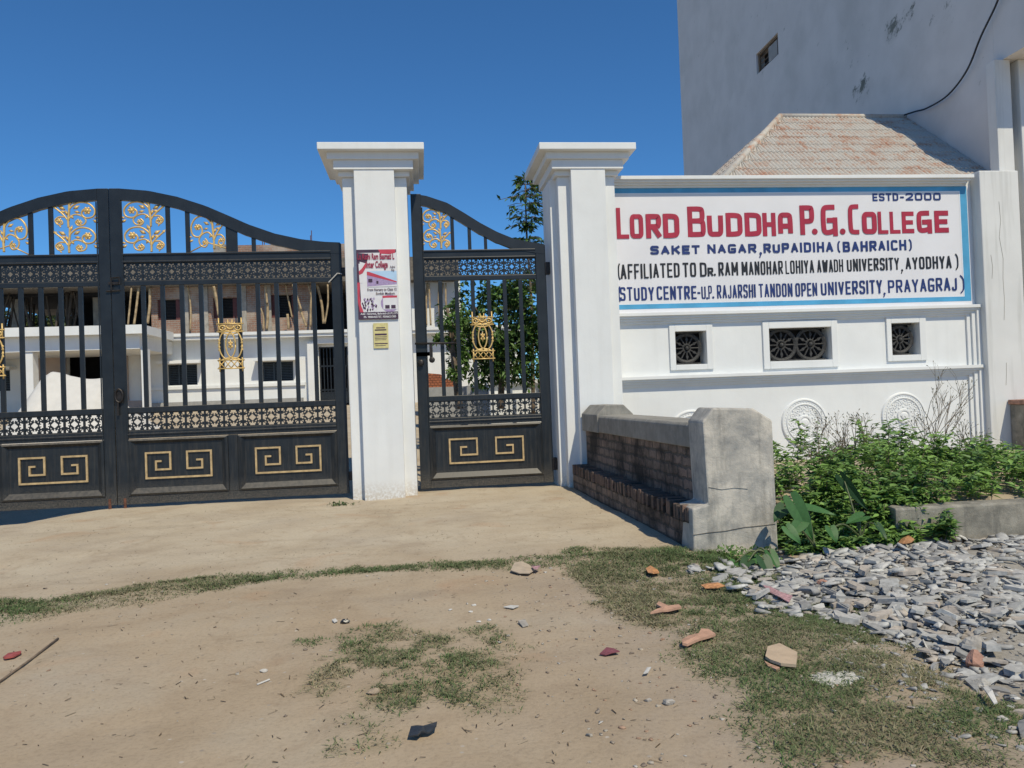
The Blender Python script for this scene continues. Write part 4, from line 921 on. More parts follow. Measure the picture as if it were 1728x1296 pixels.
# plaster rosettes
for u, v in ((1168, 733), (1357, 713), (1524, 702)):
    q = P(u, v, Y=YS); r = .40; cx, cz = q[0], q[2]; g = MB()
    prof = [(0, .055), (.05, .05), (.075, .03), (.095, .045), (.12, .045), (.13, .018), (.30, .018), (.31, .034), (.325, .034), (.335, .018), (.375, .020), (.385, .034), (.405, .030), (.42, .0)]
    n = 48; vs = []; fs = []
    for rr, h in prof:
        for j in range(n): a = 2*math.pi*j/n; vs.append((cx+rr*math.cos(a), YS-h, cz+rr*math.sin(a)))
    for a in range(len(prof)-1):
        for j in range(n): fs.append((a*n+j, a*n+(j+1) % n, (a+1)*n+(j+1) % n, (a+1)*n+j))
    g.add(vs, fs)
    for j in range(12):
        a = 2*math.pi*j/12; d = np.array([math.cos(a), 0, math.sin(a)]); nn = np.array([-d[2], 0, d[0]]); o_ = np.array([cx, YS-.016, cz])
        g.tube([o_+d*.20+nn*.02, o_+d*.25+nn*.048, o_+d*.29], .011, 5); g.tube([o_+d*.20-nn*.02, o_+d*.25-nn*.048, o_+d*.29], .011, 5)
        g.ball(o_+d*.165, .022, 6, 4, (1, .8, 1)); g.ball(o_+d*.235, .016, 6, 4)
        e = np.array([math.cos(a+.26), 0, math.sin(a+.26)]); g.ball(o_+e*.285, .017, 6, 4); g.ball(o_+e*.205, .015, 6, 4)
    for j in range(44):
        a = 2*math.pi*j/44; g.ball((cx+.356*math.cos(a), YS-.020, cz+.356*math.sin(a)), .011, 5, 3)
    g.build("plaster_rosette", M['wall'], sw)

# ------------------------------------------------------------------ concrete-ended brick bench
bt = thing("brick_bench", (2.75, 9.4, 0), "roadside brick bench with sooty back and cement coping, running up to the pillar", "bench")
def bxx(y): return (y-6.95)/(12.0-6.95)          # 0 at near end, 1 at the pillar
def skew(mb, x0, x1, y0, y1, z0, z1, dx=-.13):
    """box whose x shifts by dx between the near and far end (the bench is not quite square to the wall)"""
    a, b = bxx(y0)*dx, bxx(y1)*dx
    v = [(x0+a, y0, z0), (x1+a, y0, z0), (x0+b, y1, z0), (x1+b, y1, z0), (x0+a, y0, z1), (x1+a, y0, z1), (x0+b, y1, z1), (x1+b, y1, z1)]
    return mb.add(v, [(0, 2, 3, 1), (4, 5, 7, 6), (0, 1, 5, 4), (2, 6, 7, 3), (0, 4, 6, 2), (1, 3, 7, 5)])
skew(MB(), 2.66, 3.08, 7.0, 11.85, .25, .93).build("backrest", M['brickbench'], bt)
skew(MB(), 2.46, 3.04, 7.0, 12.0, -.2, .24).build("base_course", M['brickbench'], bt)
# brick-on-edge seat, each brick a little out of line
sb = MB(); y = 7.03
while y < 11.93:
    j = random.uniform(-.018, .016)+(.03 if random.random() < .12 else 0); k = random.uniform(-.016, .010); skew(sb, 2.435+j, 2.70, y, y+.075, .235, .385+k); y += .086
sb.build("seat", M['brickedge'], bt, bevel=.008)
# coping with chamfered top
def coping(mb, y0, y1, xa, xb, z0, z1, ch_, dx=-.13):
    a, b = bxx(y0)*dx, bxx(y1)*dx; pf = [(xa, z0), (xb, z0), (xb, z1-ch_), (xb-ch_*1.0, z1), (xa+ch_*1.0, z1), (xa, z1-ch_)]; k = len(pf)
    v = [(x+a, y0, z) for x, z in pf]+[(x+b, y1, z) for x, z in pf]
    mb.add(v, [tuple(range(k)), tuple(range(2*k-1, k-1, -1))]+[(i, i+k, (i+1) % k+k, (i+1) % k) for i in range(k)])
c = MB(); coping(c, 7.02, 11.6, 2.62, 3.12, .92, 1.165, .03); c.build("coping", M['cap'], bt, bevel=.012)
c = MB(); coping(c, 10.9, 11.86, 2.60, 3.14, .915, 1.31, .14); c.build("far_end_cap", M['cap'], bt, bevel=.012)
e = MB()
pf = [(2.45, -.3), (3.28, -.3), (3.275, 1.175), (3.09, 1.295), (2.70, 1.315), (2.59, 1.19), (2.61, .42), (2.455, .385)]
jn = [P(u, v, Y=6.925) for u, v in ((1169, 903), (1195, 899), (1225, 896), (1255, 890), (1285, 887), (1309, 884))]; crk = MB(); crk.strip([(p[0], p[2]) for p in jn], .0045, 6.924, 6.932); crk.build("mortar_joint", M['slabdark'], bt)
jn = [P(u, v, Y=6.925) for u, v in ((1196, 822), (1218, 826), (1240, 823), (1262, 825))]; crk = MB(); crk.strip([(p[0], p[2]) for p in jn], .0025, 6.924, 6.932); crk.build("hairline_crack", M['cap'], bt)
e.prism(pf, 6.93, 7.34); e.build("end_block", M['conc'], bt, bevel=.018)

# ------------------------------------------------------------------ tall neighbouring building
BX = 10.65
tb = thing("tall_building", (17, 21, 0), "tall white plastered building with a bare side wall above the tiled roof", "building")
wn = (21.15, 22.6, 11.13, 11.76)
side = MB(); holes(side, 12.9, 29.4, -.3, 17.0, [wn], BX, BX+.28, 'y'); side.build("side_wall", M['bldg'], tb)
MB().box(BX+.02, 22, 29.1, 29.4, -.3, 17.0).build("rear_wall", M['bldg'], tb); MB().box(BX, 22, 12.9, 29.4, 17.0, 17.15).build("roof", M['slab'], tb)
wnd = MB(); wnd.box(BX+.06, BX+.11, 21.15, 21.24, wn[2], wn[3]); wnd.box(BX+.06, BX+.11, 22.51, 22.60, wn[2], wn[3]); wnd.box(BX+.06, BX+.11, 21.24, 22.51, wn[3]-.07, wn[3])
wnd.box(BX+.07, BX+.10, 21.80, 21.86, wn[2], wn[3]-.07)
for k in range(3): wnd.box(BX+.075, BX+.095, 21.86, 22.51, wn[2]+.12+.15*k, wn[2]+.14+.15*k)
wo = wnd.build("side_window", M['wood'], tb)
MB().box(BX+.015, BX+.04, 21.25, 21.80, wn[2]+.03, wn[3]-.16).build("shutter_leaf", M['greywall'], wo)
MB().box(BX+.285, BX+.30, 21.0, 22.8, wn[2]-.2, wn[3]+.2).build("dark_backing", M['void'], wo)
# street front: pilaster, drain gap, concrete pier, projecting slab
MB().box(10.47, 10.78, 12.68, 12.897, -.2, 7.237).build("front_pilaster", M['pier'], tb, bevel=.01)
MB().box(10.95, 22, 12.95, 13.2, -.3, 17.0).build("front_wall", M['bldg'], tb)
MB().box(10.93, 11.5, 12.66, 12.947, 1.10, 7.237).build("front_pier", M['pier'], tb, bevel=.015)
MB().box(BX, 22, 11.80, 12.897, 7.24, 8.75).build("balcony_parapet", M['bldg'], tb)
MB().box(10.22, 12.2, 11.98, 12.39, -.2, 1.02).build("pedestal", M['conc_old'], tb, bevel=.015); MB().box(10.18, 12.2, 11.94, 12.39, 1.02, 1.10).build("pedestal_ledge", M['brickbat'], tb, bevel=.015)
# hanging cable
pts = [P(1700, -60, X=10.55), P(1684, 0, X=10.55), P(1655, 62, X=10.55), P(1632, 118, X=10.55), P(1600, 160, X=10.55), P(1565, 182, X=10.55), P(1545, 188, X=10.55), P(1526, 194, X=10.5)]
MB().tube(crom(pts, 6), .018, 6).build("hanging_cable", M['cable'], label="black cable sagging across the bare side wall to the tiled roof", cat="cable", smooth=True)

# ------------------------------------------------------------------ tiled guard house behind the wall
gh = thing("tiled_guard_house", (8, 15, 0), "low building with a whitewashed clay tile hip roof peeping over the sign wall", "building")
EY, RY, EZ, RZ = 13.0, 15.5, 5.16, 7.18
EX0, RX0 = 5.42, 7.78
MB().box(EX0+.4, BX-.05, 13.4, 17.6, -.2, EZ+.1).build("wall", M['bldg'], gh)
def tiled(mb, A, B, C, D, rows, pitch, amp):
    """corrugated, stepped courses on the plane with eave A->B and ridge D->C (C, D may be the same height line, narrower)"""
    A, B, C, D = (np.array(q, float) for q in (A, B, C, D)); n = np.cross(B-A, D-A); n /= np.linalg.norm(n); 
    if n[2] < 0: n = -n
    e = (B-A)/np.linalg.norm(B-A); up = D-A; up = up-e*(up@e); H = np.linalg.norm(up); up /= H
    def lim(t):  # start/end along e at height t
        a0 = ((D-A)@e)*t; b0 = (B-A)@e+((C-B)@e)*t; return a0, b0
    for r in range(rows):
        t0, t1 = r/rows, min(1.0, (r+1.12)/rows); vs = []; fs = []
        a0, b0 = lim(r/rows); m_ = max(2, int((b0-a0)/pitch*5))
        for i in range(m_+1):
            s = a0+(b0-a0)*i/m_; h = amp*abs(math.sin(math.pi*s/pitch))
            s1 = min(max(s, lim(t1)[0]), lim(t1)[1])
            jj = .012*math.sin(s*37.1+r*5)
            vs += [A+e*s+up*(t0*H+jj)+n*(h+.020), A+e*s1+up*t1*H+n*(h+.006), A+e*s+up*(t0*H+jj)+n*(-.02)]
        for i in range(m_): p = 3*i; fs += [(p, p+3, p+4, p+1), (p+2, p+5, p+3, p)]
        mb.add(vs, fs)
rf = MB(); tiled(rf, (EX0, EY, EZ), (BX-.01, EY, EZ), (BX-.01, RY, RZ), (RX0, RY, RZ), 8, .082, .036)
tiled(rf, (EX0, 2*RY-EY, EZ), (EX0, EY, EZ), (RX0, RY, RZ), (RX0, RY+.001, RZ), 8, .10, .036)
rf.build("tile_roof", M['tile'], gh)
hp = MB(); hp.tube([(EX0, EY, EZ+.03), (RX0, RY, RZ+.04)], .065, 7); hp.tube([(RX0, RY, RZ+.04), (BX-.02, RY, RZ+.04)], .06, 7); hp.build("ridge_tiles", M['tile'], gh, smooth=True)
MB().box(EX0+.1, BX-.02, EY+.05, EY+.17, EZ-.16, EZ-.02).build("eave_beam", M['slab'], gh)
vf = MB(); tiled(vf, (BX-.01, 2*RY-EY, EZ), (EX0, 2*RY-EY, EZ), (RX0, RY+.002, RZ), (BX-.01, RY+.002, RZ), 9, .12, .03); vf.build("rear_tiles", M['tile'], gh)

# ------------------------------------------------------------------ college building behind the gate
YB = 33.0
def bxz(u, v, y=YB): q = P(u, v, Y=y); return float(q[0]), float(q[2])
cb = thing("college_building", (-7, 34, 1.4), "white college building with an unfinished brick upper storey seen through the gates", "building")
ZG, ZPAR, ZFL = 1.15, 4.62, 4.22
def rct(u0, u1, v0, v1, y=YB): 
    um, vm = (u0+u1)/2, (v0+v1)/2
    return (bxz(u0, vm, y)[0], bxz(u1, vm, y)[0], bxz(um, v1, y)[1], bxz(um, v0, y)[1])
w1, w2 = rct(283, 333, 615, 650), rct(443, 495, 610, 643)
dr = rct(539, 588, 585, 674); w0 = rct(-6, 17, 625, 660)
po1 = rct(113, 177, 592, 676); po2 = rct(217, 240, 590, 676)
gw = MB(); holes(gw, -24, 4.2, ZG-.5, 4.25, [w1, w2, w0, po1, (dr[0], dr[1], ZG+.1, dr[3])], YB, YB+.3); gw.build("ground_floor_wall", M['white'], cb)
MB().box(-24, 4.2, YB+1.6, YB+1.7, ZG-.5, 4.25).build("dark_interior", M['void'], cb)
for wq in (w1, w2, w0):
    s_ = MB(); n = 12
    s_.box(wq[0], wq[0]+.06, YB+.10, YB+.16, wq[2], wq[3]); s_.box(wq[1]-.06, wq[1], YB+.10, YB+.16, wq[2], wq[3]); xm = wq[0]+.36*(wq[1]-wq[0]); s_.box(xm-.03, xm+.03, YB+.09, YB+.17, wq[2], wq[3])
    for k in range(n): z = wq[2]+(wq[3]-wq[2])*(k+.5)/n; s_.box(wq[0]+.06, wq[1]-.06, YB+.12, YB+.145, z-.022, z+.014)
    wo = s_.build("shuttered_window", M['shutter'], cb)
    MB().box(wq[0]-.25, wq[1]+.25, YB-.55, YB-.003, wq[3]+.02, wq[3]+.13).build("sun_shade", M['white'], wo)
# entrance: projecting white surround and black grille door
MB().box(dr[0]-.42, dr[0]-.03, YB-.35, YB-.003, ZG-.4, 4.05).build("door_pier", M['white'], cb)
MB().box(dr[0]-.03, dr[1]+.3, YB-.35, YB-.003, dr[3]+.12, dr[3]+.40).build("door_lintel", M['white'], cb)
g = MB(); zb_ = ZG+.3
for k in range(9): x = dr[0]+.05+(dr[1]-dr[0]-.1)*k/8; g.box(x-.02, x+.02, YB+.06, YB+.10, zb_, dr[3])
for z in (zb_, zb_+.55, zb_+1.55, dr[3]-.05): g.box(dr[0], dr[1], YB+.05, YB+.11, z, z+.06)
g.box(dr[0], dr[1], YB+.07, YB+.09, zb_, zb_+.5)
g.build("grille_door", M['black'], cb)
# parapet cornice, plinth course and drain edge
MB().box(-11.2, 4.6, YB-.55, YB-.002, ZFL+.03, ZFL+.16).build("cornice", M['white'], cb); MB().box(-11.2, 4.6, YB-.62, YB-.1, ZFL+.16, ZPAR-.12).build("parapet", M['white'], cb)
zs = bxz(400, 651)[1]; MB().box(-11.2, -4.8, YB-.10, YB-.002, zs-.07, zs+.05).build("sill_course", M['white'], cb)
MB().box(-11.2, -4.9, YB-.30, YB-.004, ZG-.4, bxz(400, 675)[1]).build("plinth", M['greywall'], cb)
# porch on the left
cz0, cz1 = bxz(120, 566, 29)[1], bxz(120, 551, 29)[1]
cxR = bxz(243, 560, 29)[0]
MB().box(-18.5, cxR, 28.9, YB-.66, cz0, cz1).build("porch_slab", M['white'], cb); MB().box(-18.5, cxR-.25, 29.25, YB-.01, cz0-.52, cz0-.003).build("porch_beam", M['white'], cb)
for u0, u1 in ((43, 58), (240, 249)):
    a, b = bxz(u0, 620, 29.4)[0], bxz(u1, 620, 29.4)[0]; MB().box(a, b, 29.3, 29.7, ZG-.8, cz0-.53).build("porch_column", M['white'], cb)
a, b = bxz(58, 620, 32.8)[0], bxz(249, 620, 32.8)[0]
pk = MB(); holes(pk, a, b, ZG-.5, 4.2, [po1, po2], YB-.12, YB-.005); pk.build("porch_wall", M['pinkwall'], cb)
# floor slab, upper storey
MB().box(-24, 5, YB-.05, 43, 4.26, ZFL+.33).build("first_floor_slab", M['slab'], cb)
YU = 34.0
bx0, bx1 = bxz(255, 520, YU)[0], bxz(528, 520, YU)[0]
UW = [rct(266, 304, 505, 540, YU), rct(360, 401, 502, 537, YU), rct(455, 502, 497, 536, YU)]
zt = bxz(390, 478, YU)[1]
uw = MB(); holes(uw, bx0, bx1, 4.5, zt+.4, UW, YU, YU+.3); uw.build("brick_wall", M['brickup'], cb)
for wq in UW:
    s_ = MB(); ww = wq[1]-wq[0]
    for k in range(14): z = wq[2]+(wq[3]-wq[2])*(k+.5)/14; s_.box(wq[0], wq[1], YU+.2, YU+.22, z-.012, z+.012)
    wo = s_.build("barred_window", M['iron'], cb); MB().box(wq[0]-.1, wq[1]+.1, YU+.9, YU+.95, wq[2]-.1, wq[3]+.1).build("dark_backing", M['void'], wo)
    for xa, xb in ((wq[0], wq[0]+ww*.22), (wq[1]-ww*.22, wq[1])): MB().box(xa, xb, YU+.10, YU+.14, wq[2], wq[3]).build("red_shutter", M['shutter_red'], wo)
for u in (312, 345, 410, 452): 
    a = bxz(u, 520, YU-.05)[0]; MB().box(a-.14, a+.14, YU-.05, YU-.003, 4.56, zt+.3).build("concrete_column", M['slab'], cb)
zs0, zs1 = bxz(400, 478, 33.2)[1], bxz(400, 438, 33.2)[1]
xl = -19.5
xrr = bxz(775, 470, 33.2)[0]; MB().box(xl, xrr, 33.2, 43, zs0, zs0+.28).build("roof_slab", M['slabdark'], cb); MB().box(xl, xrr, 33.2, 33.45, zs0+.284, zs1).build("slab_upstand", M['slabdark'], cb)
MB().box(xl+.3, bx0, 39.6, 39.9, bxz(100, 513, 39.6)[1], zs0-.003).build("rear_beam", M['void'], cb); MB().box(xl+.3, bx0-.02, 35.0, 39.59, zs0-.10, zs0-.004).build("shade_soffit", M['void'], cb)  # near-black soffit sheet and beam paint in the shade under the slab
px_ = bxz(362, 430, 36)[0]; zp = bxz(450, 413, 36)[1]
MB().box(px_, bxz(640, 430, 36)[0], 36, 36.25, zs1-.1, zp).build("roof_parapet", M['brickup'], cb); MB().box(px_-.02, px_+.5, 35.9, 36.0, zs1-.1, zp+.05).build("parapet_post", M['slab'], cb)
for u in (443, 446, 458, 461, 463, 524, 526):
    q = P(u, 412, Y=36.1); MB().tube([(q[0], 36.1, zp-.2), (q[0]+.01, 36.1, zp+random.uniform(.3, .75))], .018, 4).build("starter_bar", M['rust'], cb)
for u in (168, 30, -60):
    a = bxz(u, 520, 36)[0]; MB().box(a-.2, a+.2, 35.8, 36.2, 4.55, zs0).build("concrete_column", M['slab'], cb)
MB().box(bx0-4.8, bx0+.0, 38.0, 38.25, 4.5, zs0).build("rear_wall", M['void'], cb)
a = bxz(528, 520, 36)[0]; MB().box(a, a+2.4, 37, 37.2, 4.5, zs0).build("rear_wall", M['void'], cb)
a0, a1 = bxz(690, 520, 34)[0], bxz(778, 520, 34)[0]; MB().box(a0-.4, a1, 34, 34.25, 4.5, zs0+.2).build("white_upper_wall", M['white'], cb)
# bamboo props
POLES = [(222, 485, 216, 549), (234, 485, 226, 549), (253, 485, 249, 546), (317, 482, 321, 558), (359, 480, 371, 538), (361, 483, 369, 532), (400, 482, 403, 538), (448, 482, 451, 512), (451, 512, 450, 556), (482, 480, 493, 536), (494, 480, 508, 522), (505, 518, 517, 551), (520, 480, 531, 546), (526, 485, 533, 540), (535, 480, 546, 546), (553, 480, 548, 546), (528, 482, 524, 551), (485, 530, 487, 555), (440, 520, 444, 556)]
for k, (u0, v0, u1, v1) in enumerate(POLES):
    yy = 33.30+.11*(k % 5); A_, B_ = P(u0, v0, Y=yy), P(u1, v1, Y=yy); mid = (A_+B_)/2+np.array([random.uniform(-.08, .08), 0, 0])
    MB().tube(crom([A_, mid, B_], 5), .038+.010*(k % 3), 6).build("bamboo_prop", M['bamboo'], smooth=True, label="sunlit bamboo prop leaning under the unfinished roof slab", cat="prop", group="sunlit bamboo props before the brick upper storey")
for k, (u0, u1) in enumerate(((709, 711), (716, 714), (722, 719), (724, 727), (741, 745), (747, 742), (752, 758), (768, 773))):
    yy = 33.5+.1*(k % 3); A_, B_ = P(u0, 478, Y=yy), P(u1, 549, Y=yy)
    MB().tube(crom([A_, (A_+B_)/2+np.array([random.uniform(-.07, .07), 0, 0]), B_], 5), .045+.012*(k % 3), 6).build("bamboo_prop", M['bamboo'], smooth=True, label="bamboo prop standing before the white upper wall behind the wicket gate", cat="prop", group="bamboo props behind the wicket gate")
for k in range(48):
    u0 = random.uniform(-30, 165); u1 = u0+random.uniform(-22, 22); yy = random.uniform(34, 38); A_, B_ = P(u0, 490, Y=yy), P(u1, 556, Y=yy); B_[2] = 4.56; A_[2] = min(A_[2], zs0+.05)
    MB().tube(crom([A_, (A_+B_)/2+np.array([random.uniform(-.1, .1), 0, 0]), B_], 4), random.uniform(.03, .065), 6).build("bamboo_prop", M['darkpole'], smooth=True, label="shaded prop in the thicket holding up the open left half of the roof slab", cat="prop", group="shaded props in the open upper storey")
# heap of sand by the porch
hx0, hx1 = bxz(4, 690, 24)[0], bxz(252, 690, 24)[0]
N1, N2 = 60, 24; hv = []
for j in range(N2):
    for i in range(N1):
        fx, fy = i/(N1-1), j/(N2-1); x = hx0+(hx1-hx0)*fx; y = 22.2+3.6*fy
        pk_ = np.interp(fx, [0, .10, .28, .34, .46, .60, .70, .85, 1], [0, .28, .93, 1, .90, .88, .86, .40, 0]); pr_ = max(0, 1-abs(fy-.5)*2)**.8
        hv.append((x, y, float(groundz(x, y))-.03+1.98*pk_*pr_+.04*math.sin(x*5+y*3)*pr_))
hv = np.array(hv); ii = (np.arange(N2-1)[:, None]*N1+np.arange(N1-1)[None, :]).ravel()
sh_ = arrmesh("sand_heap", hv, np.stack([ii, ii+1, ii+N1+1, ii+N1], 1), M['sand'], smooth=True, label="long heap of pale sand in front of the porch behind the gate", cat="sand heap", origin=((hx0+hx1)/2, 24, .8))
# low walls and brick stack behind the wicket
yy = 22.0
def bw(name, u0, u1, v0, v1, y, d, mat, label, cat):
    r = rct(u0, u1, v0, v1, y); b = MB().box(r[0], r[1], y, y+d, r[2]-1.0, r[3]); return b, r
b_, r_ = bw("", 705, 792, 653, 690, 22, .25, None, "", ""); 
b_.build("low_wall", M['greywall'], label="low grey garden wall in front of the brick stack", cat="low wall")
b_, r_ = bw("", 788, 830, 650, 690, 21.5, .5, None, "", ""); b_.build("concrete_block", M['greywall'], bevel=.02, label="smooth grey concrete block at the corner of the garden wall", cat="block")
lw = thing("white_low_wall", (2.6, 20.3, .5), "white low wall with a shadowed ledge under the garden trees", "low wall")
r_ = rct(826, 935, 646, 690, 20.2); MB().box(r_[0], r_[1]+1, 20.2, 20.45, r_[2]-1, r_[3]-.02).build("wall", M['white'], lw)
MB().box(r_[0]-.05, r_[1]+1, 20.08, 20.5, r_[3]-.02, r_[3]+.09).build("coping", M['white'], lw); MB().box(r_[0], r_[1]+1, 20.0, 20.197, r_[2]-1, r_[2]+.38).build("ledge", M['white'], lw)
r_ = rct(712, 765, 628, 662, 25)
bs = MB(); bs.prism([(r_[0], r_[2]-.6), (r_[1], r_[2]-.6), (r_[1], r_[3]-.28), (r_[0]+.75*(r_[1]-r_[0]), r_[3]-.22), (r_[0]+.6*(r_[1]-r_[0]), r_[3]-.07), (r_[0], r_[3])], 25, 26.2)
bs.build("brick_stack", M['brickstack'], label="stack of orange bricks behind the low grey wall", cat="brick stack")

# ------------------------------------------------------------------ leaves, trees, plants
def leafmesh(cen, dirs, nrm, L, W, fold=0.25):
    """folded diamond leaves: centre base, direction, normal, length, width (arrays) -> verts, tris"""
    n = len(cen); dirs = dirs/np.linalg.norm(dirs, axis=1)[:, None]; sd_ = np.cross(dirs, nrm); sd_ /= np.linalg.norm(sd_, axis=1)[:, None]+1e-9
    up = np.cross(sd_, dirs); L = np.broadcast_to(L, (n,))[:, None]; W = np.broadcast_to(W, (n,))[:, None]
    a = cen; m1 = cen+dirs*L*.42-up*L*.02; l = cen+dirs*L*.40+sd_*W*.5+up*W*fold; r = cen+dirs*L*.40-sd_*W*.5+up*W*fold; t = cen+dirs*L-up*L*.10
    V_ = np.stack([a, l, t, r, m1], 1).reshape(-1, 3); b = np.arange(n)*5
    F_ = np.concatenate([np.stack([b, b+1, b+4], 1), np.stack([b+1, b+2, b+4], 1), np.stack([b+4, b+2, b+3], 1), np.stack([b, b+4, b+3], 1)])
    return V_, F_
def unit(n): v = RNG.normal(size=(n, 3)); return v/np.linalg.norm(v, axis=1)[:, None]
def tints(n, cols, per=5, jit=.15, wts=None):
    c = np.array(cols)[RNG.choice(len(cols), n, p=wts)]*(1+RNG.uniform(-jit, jit, (n, 1))); return np.repeat(c, per, 0)
def crown(lobes, n, L, W, cols, droop=.25, shell=.55):
    """leaves in clumps spread through lobes (cx, cy, cz, rx, ry, rz)"""
    lob = np.array(lobes, float); wt = lob[:, 3]*lob[:, 4]*lob[:, 5]; k = RNG.choice(len(lob), max(1, n//14), p=wt/wt.sum())
    d = unit(len(k)); rad = RNG.uniform(shell, 1.0, (len(k), 1))**.6
    cl = lob[k, :3]+d*rad*lob[k, 3:6]; idx = RNG.integers(0, len(cl), n); sc_ = (lob[:, 3].mean())*.16
    cen = cl[idx]+RNG.normal(size=(n, 3))*sc_*np.array([1, 1, .7]); out = (d[idx]*.6+unit(n)*.9); out[:, 2] -= droop
    nrm = unit(n)*.7+np.array([0, 0, 1.0]); V_, F_ = leafmesh(cen, out, nrm, L*RNG.uniform(.7, 1.3, n), W*RNG.uniform(.7, 1.3, n)); return V_, F_, tints(n, cols)
G_DARK = [(.055, .110, .030), (.075, .145, .038), (.095, .175, .045), (.050, .095, .032)]
G_MID = [(.095, .19, .042), (.13, .235, .05), (.075, .155, .038), (.16, .25, .07)]
def tree(name, base, lobes, n, L, W, cols, label, trunk, limbs=6, cat="tree"):
    t = thing(name, base, label, cat); mb = MB(); top = trunk[-1]
    mb.tube(crom(trunk, 5), np.linspace(.09, .03, (len(trunk)-1)*5+1), 7)
    for lb in lobes[:limbs]:
        q = np.array(trunk[len(trunk)//2]); e = np.array(lb[:3]); mb.tube(crom([q, (q+e)/2+np.array([0, 0, .1]), e], 5), np.linspace(.045, .012, 11), 5)
    mb.build("trunk", M['bark'], t, smooth=True)
    V_, F_, T_ = crown(lobes, n, L, W, cols); arrmesh("crown", V_, F_, M['leaf'], T_, t); return t
def pt(u, v, y): return tuple(float(k) for k in P(u, v, Y=y))
def lobes_px(spec, y):
    out = []
    for u, v, ru, rv in spec: q = P(u, v, Y=y); k = y/1300; out.append((q[0], y+random.uniform(-.3, .3), q[2], ru*k, min(ru, 60)*k*.9, rv*k))
    return out
y = 17.5
tree("garden_tree", (1.4, y, .35), lobes_px([(845, 560, 60, 70), (885, 520, 45, 60), (800, 520, 34, 45), (872, 610, 60, 45), (810, 610, 42, 40), (775, 530, 26, 30), (905, 590, 30, 60), (835, 505, 36, 26), (785, 585, 22, 28)], y), 5600, .15, .075, G_DARK+G_MID[:2],
     "dense dark green garden tree filling the view behind the wicket gate", [pt(845, 690, y), pt(846, 620, y), pt(842, 540, y)])
y = 16.5
tree("leafy_shrub", (.6, y, .3), lobes_px([(770, 520, 16, 14), (762, 545, 20, 14), (765, 570, 16, 16), (775, 605, 16, 22), (768, 630, 12, 10), (742, 572, 14, 4)], y), 1150, .12, .06, G_MID,
     "bright green shrub spreading against the white wall behind the wicket gate", [pt(775, 690, y), pt(765, 600, y), pt(755, 520, y)], cat="shrub")
y = 19.0
def slender(y):
    t = thing("slender_tree", pt(900, 690, y), "slender young tree with tiers of leaves rising beside the right pillar's cap", "tree"); tr = [pt(900, 700, y), pt(897, 520, y), pt(889, 400, y), pt(886, 300, y)]
    mb = MB(); mb.tube(crom(tr, 6), np.linspace(.06, .012, 19), 6); cen = []; dr_ = []
    for v, r in ((303, 14), (312, 24), (322, 30), (333, 38), (345, 34), (356, 40), (368, 36), (378, 26), (386, 16), (405, 24), (409, 20)):
        for j in range(11):
            a = random.uniform(0, 6.283); k = y/1300; q = np.array(pt(np.interp(v, [300, 400], [886, 889]), v, y)); rr = r*k*random.uniform(.55, 1.30)
            e = q+np.array([math.cos(a)*rr, math.sin(a)*rr, random.uniform(.02, .12)-.25*rr]); mb.tube([q, (q+e)/2+np.array([0, 0, .05]), e], .007, 4, False)
            for s in range(6): f = random.uniform(.35, 1.0); cen.append(q*(1-f)+e*f); dr_.append((e-q)/np.linalg.norm(e-q)+np.random.default_rng(len(cen)).normal(size=3)*.5+np.array([0, 0, -.25]))
    mb.build("trunk", M['bark'], t, smooth=True); cen = np.array(cen); dr_ = np.array(dr_); n = len(cen)
    V_, F_ = leafmesh(cen, dr_, unit(n)*.5+np.array([0, 0, 1.0]), .15*RNG.uniform(.7, 1.25, n), .075); arrmesh("crown", V_, F_, M['leaf'], tints(n, G_DARK+G_MID), t)
slender(y)
y = 20.0
t = thing("palm", pt(915, 640, y), "fan-leaved palm glimpsed between the garden tree and the right pillar", "palm"); MB().tube([pt(918, 690, y), pt(918, 540, y)], .13, 8).build("trunk", M['bark'], t)
cen = []; dd = []; nn = []
for fr_ in range(14):
    a = random.uniform(0, 6.28); b0 = np.array(pt(917, 525, y)); o_ = np.array([math.cos(a), math.sin(a)*.6, random.uniform(-.2, .9)]); c_ = b0+o_*.55
    for j in range(18):
        th = -1.2+2.4*j/17; sd_ = np.cross(o_, [0, 0, 1]); cen.append(c_); dd.append(o_*math.cos(th)+sd_*math.sin(th)); nn.append(np.cross(sd_, o_)+np.array([0, 0, .3]))
V_, F_ = leafmesh(np.array(cen), np.array(dd), np.array(nn), .75, .05); arrmesh("crown", V_, F_, M['leaf'], tints(len(cen), [(.12, .14, .05), (.09, .13, .04), (.16, .15, .07)]), t)
# trees far behind the open storey and beyond the college
for k, (u, v, ru, rv, yd) in enumerate(((120, 545, 34, 36, 70), (158, 540, 28, 30, 64), (85, 552, 24, 22, 75), (40, 550, 30, 25, 72), (185, 540, 22, 22, 80))):
    lb = [(*(P(u+random.uniform(-.6, .6)*ru, v+random.uniform(-.5, .5)*rv, Y=yd+random.uniform(-1, 1))), ru*.6*yd/1300, ru*.6*yd/1300, rv*.6*yd/1300) for _ in range(6)]
    bq = P(u, 690, Y=yd)
    tree("background_tree", (bq[0], yd, 1.4), lb, 2200, .32, .16, [(.07, .10, .03), (.10, .11, .04), (.05, .08, .025)], ["brownish green tree far behind the open storey, nearest the meeting stiles' left", "leafy tree far behind the props, just left of the meeting stiles", "low tree far off among the props of the open storey", "far tree behind the leftmost props of the open storey", "far tree hidden mostly by the meeting stiles of the gate"][k],
         [(bq[0], yd, 1.2), (bq[0], yd, 3.5), (bq[0], yd, lb[0][2])])

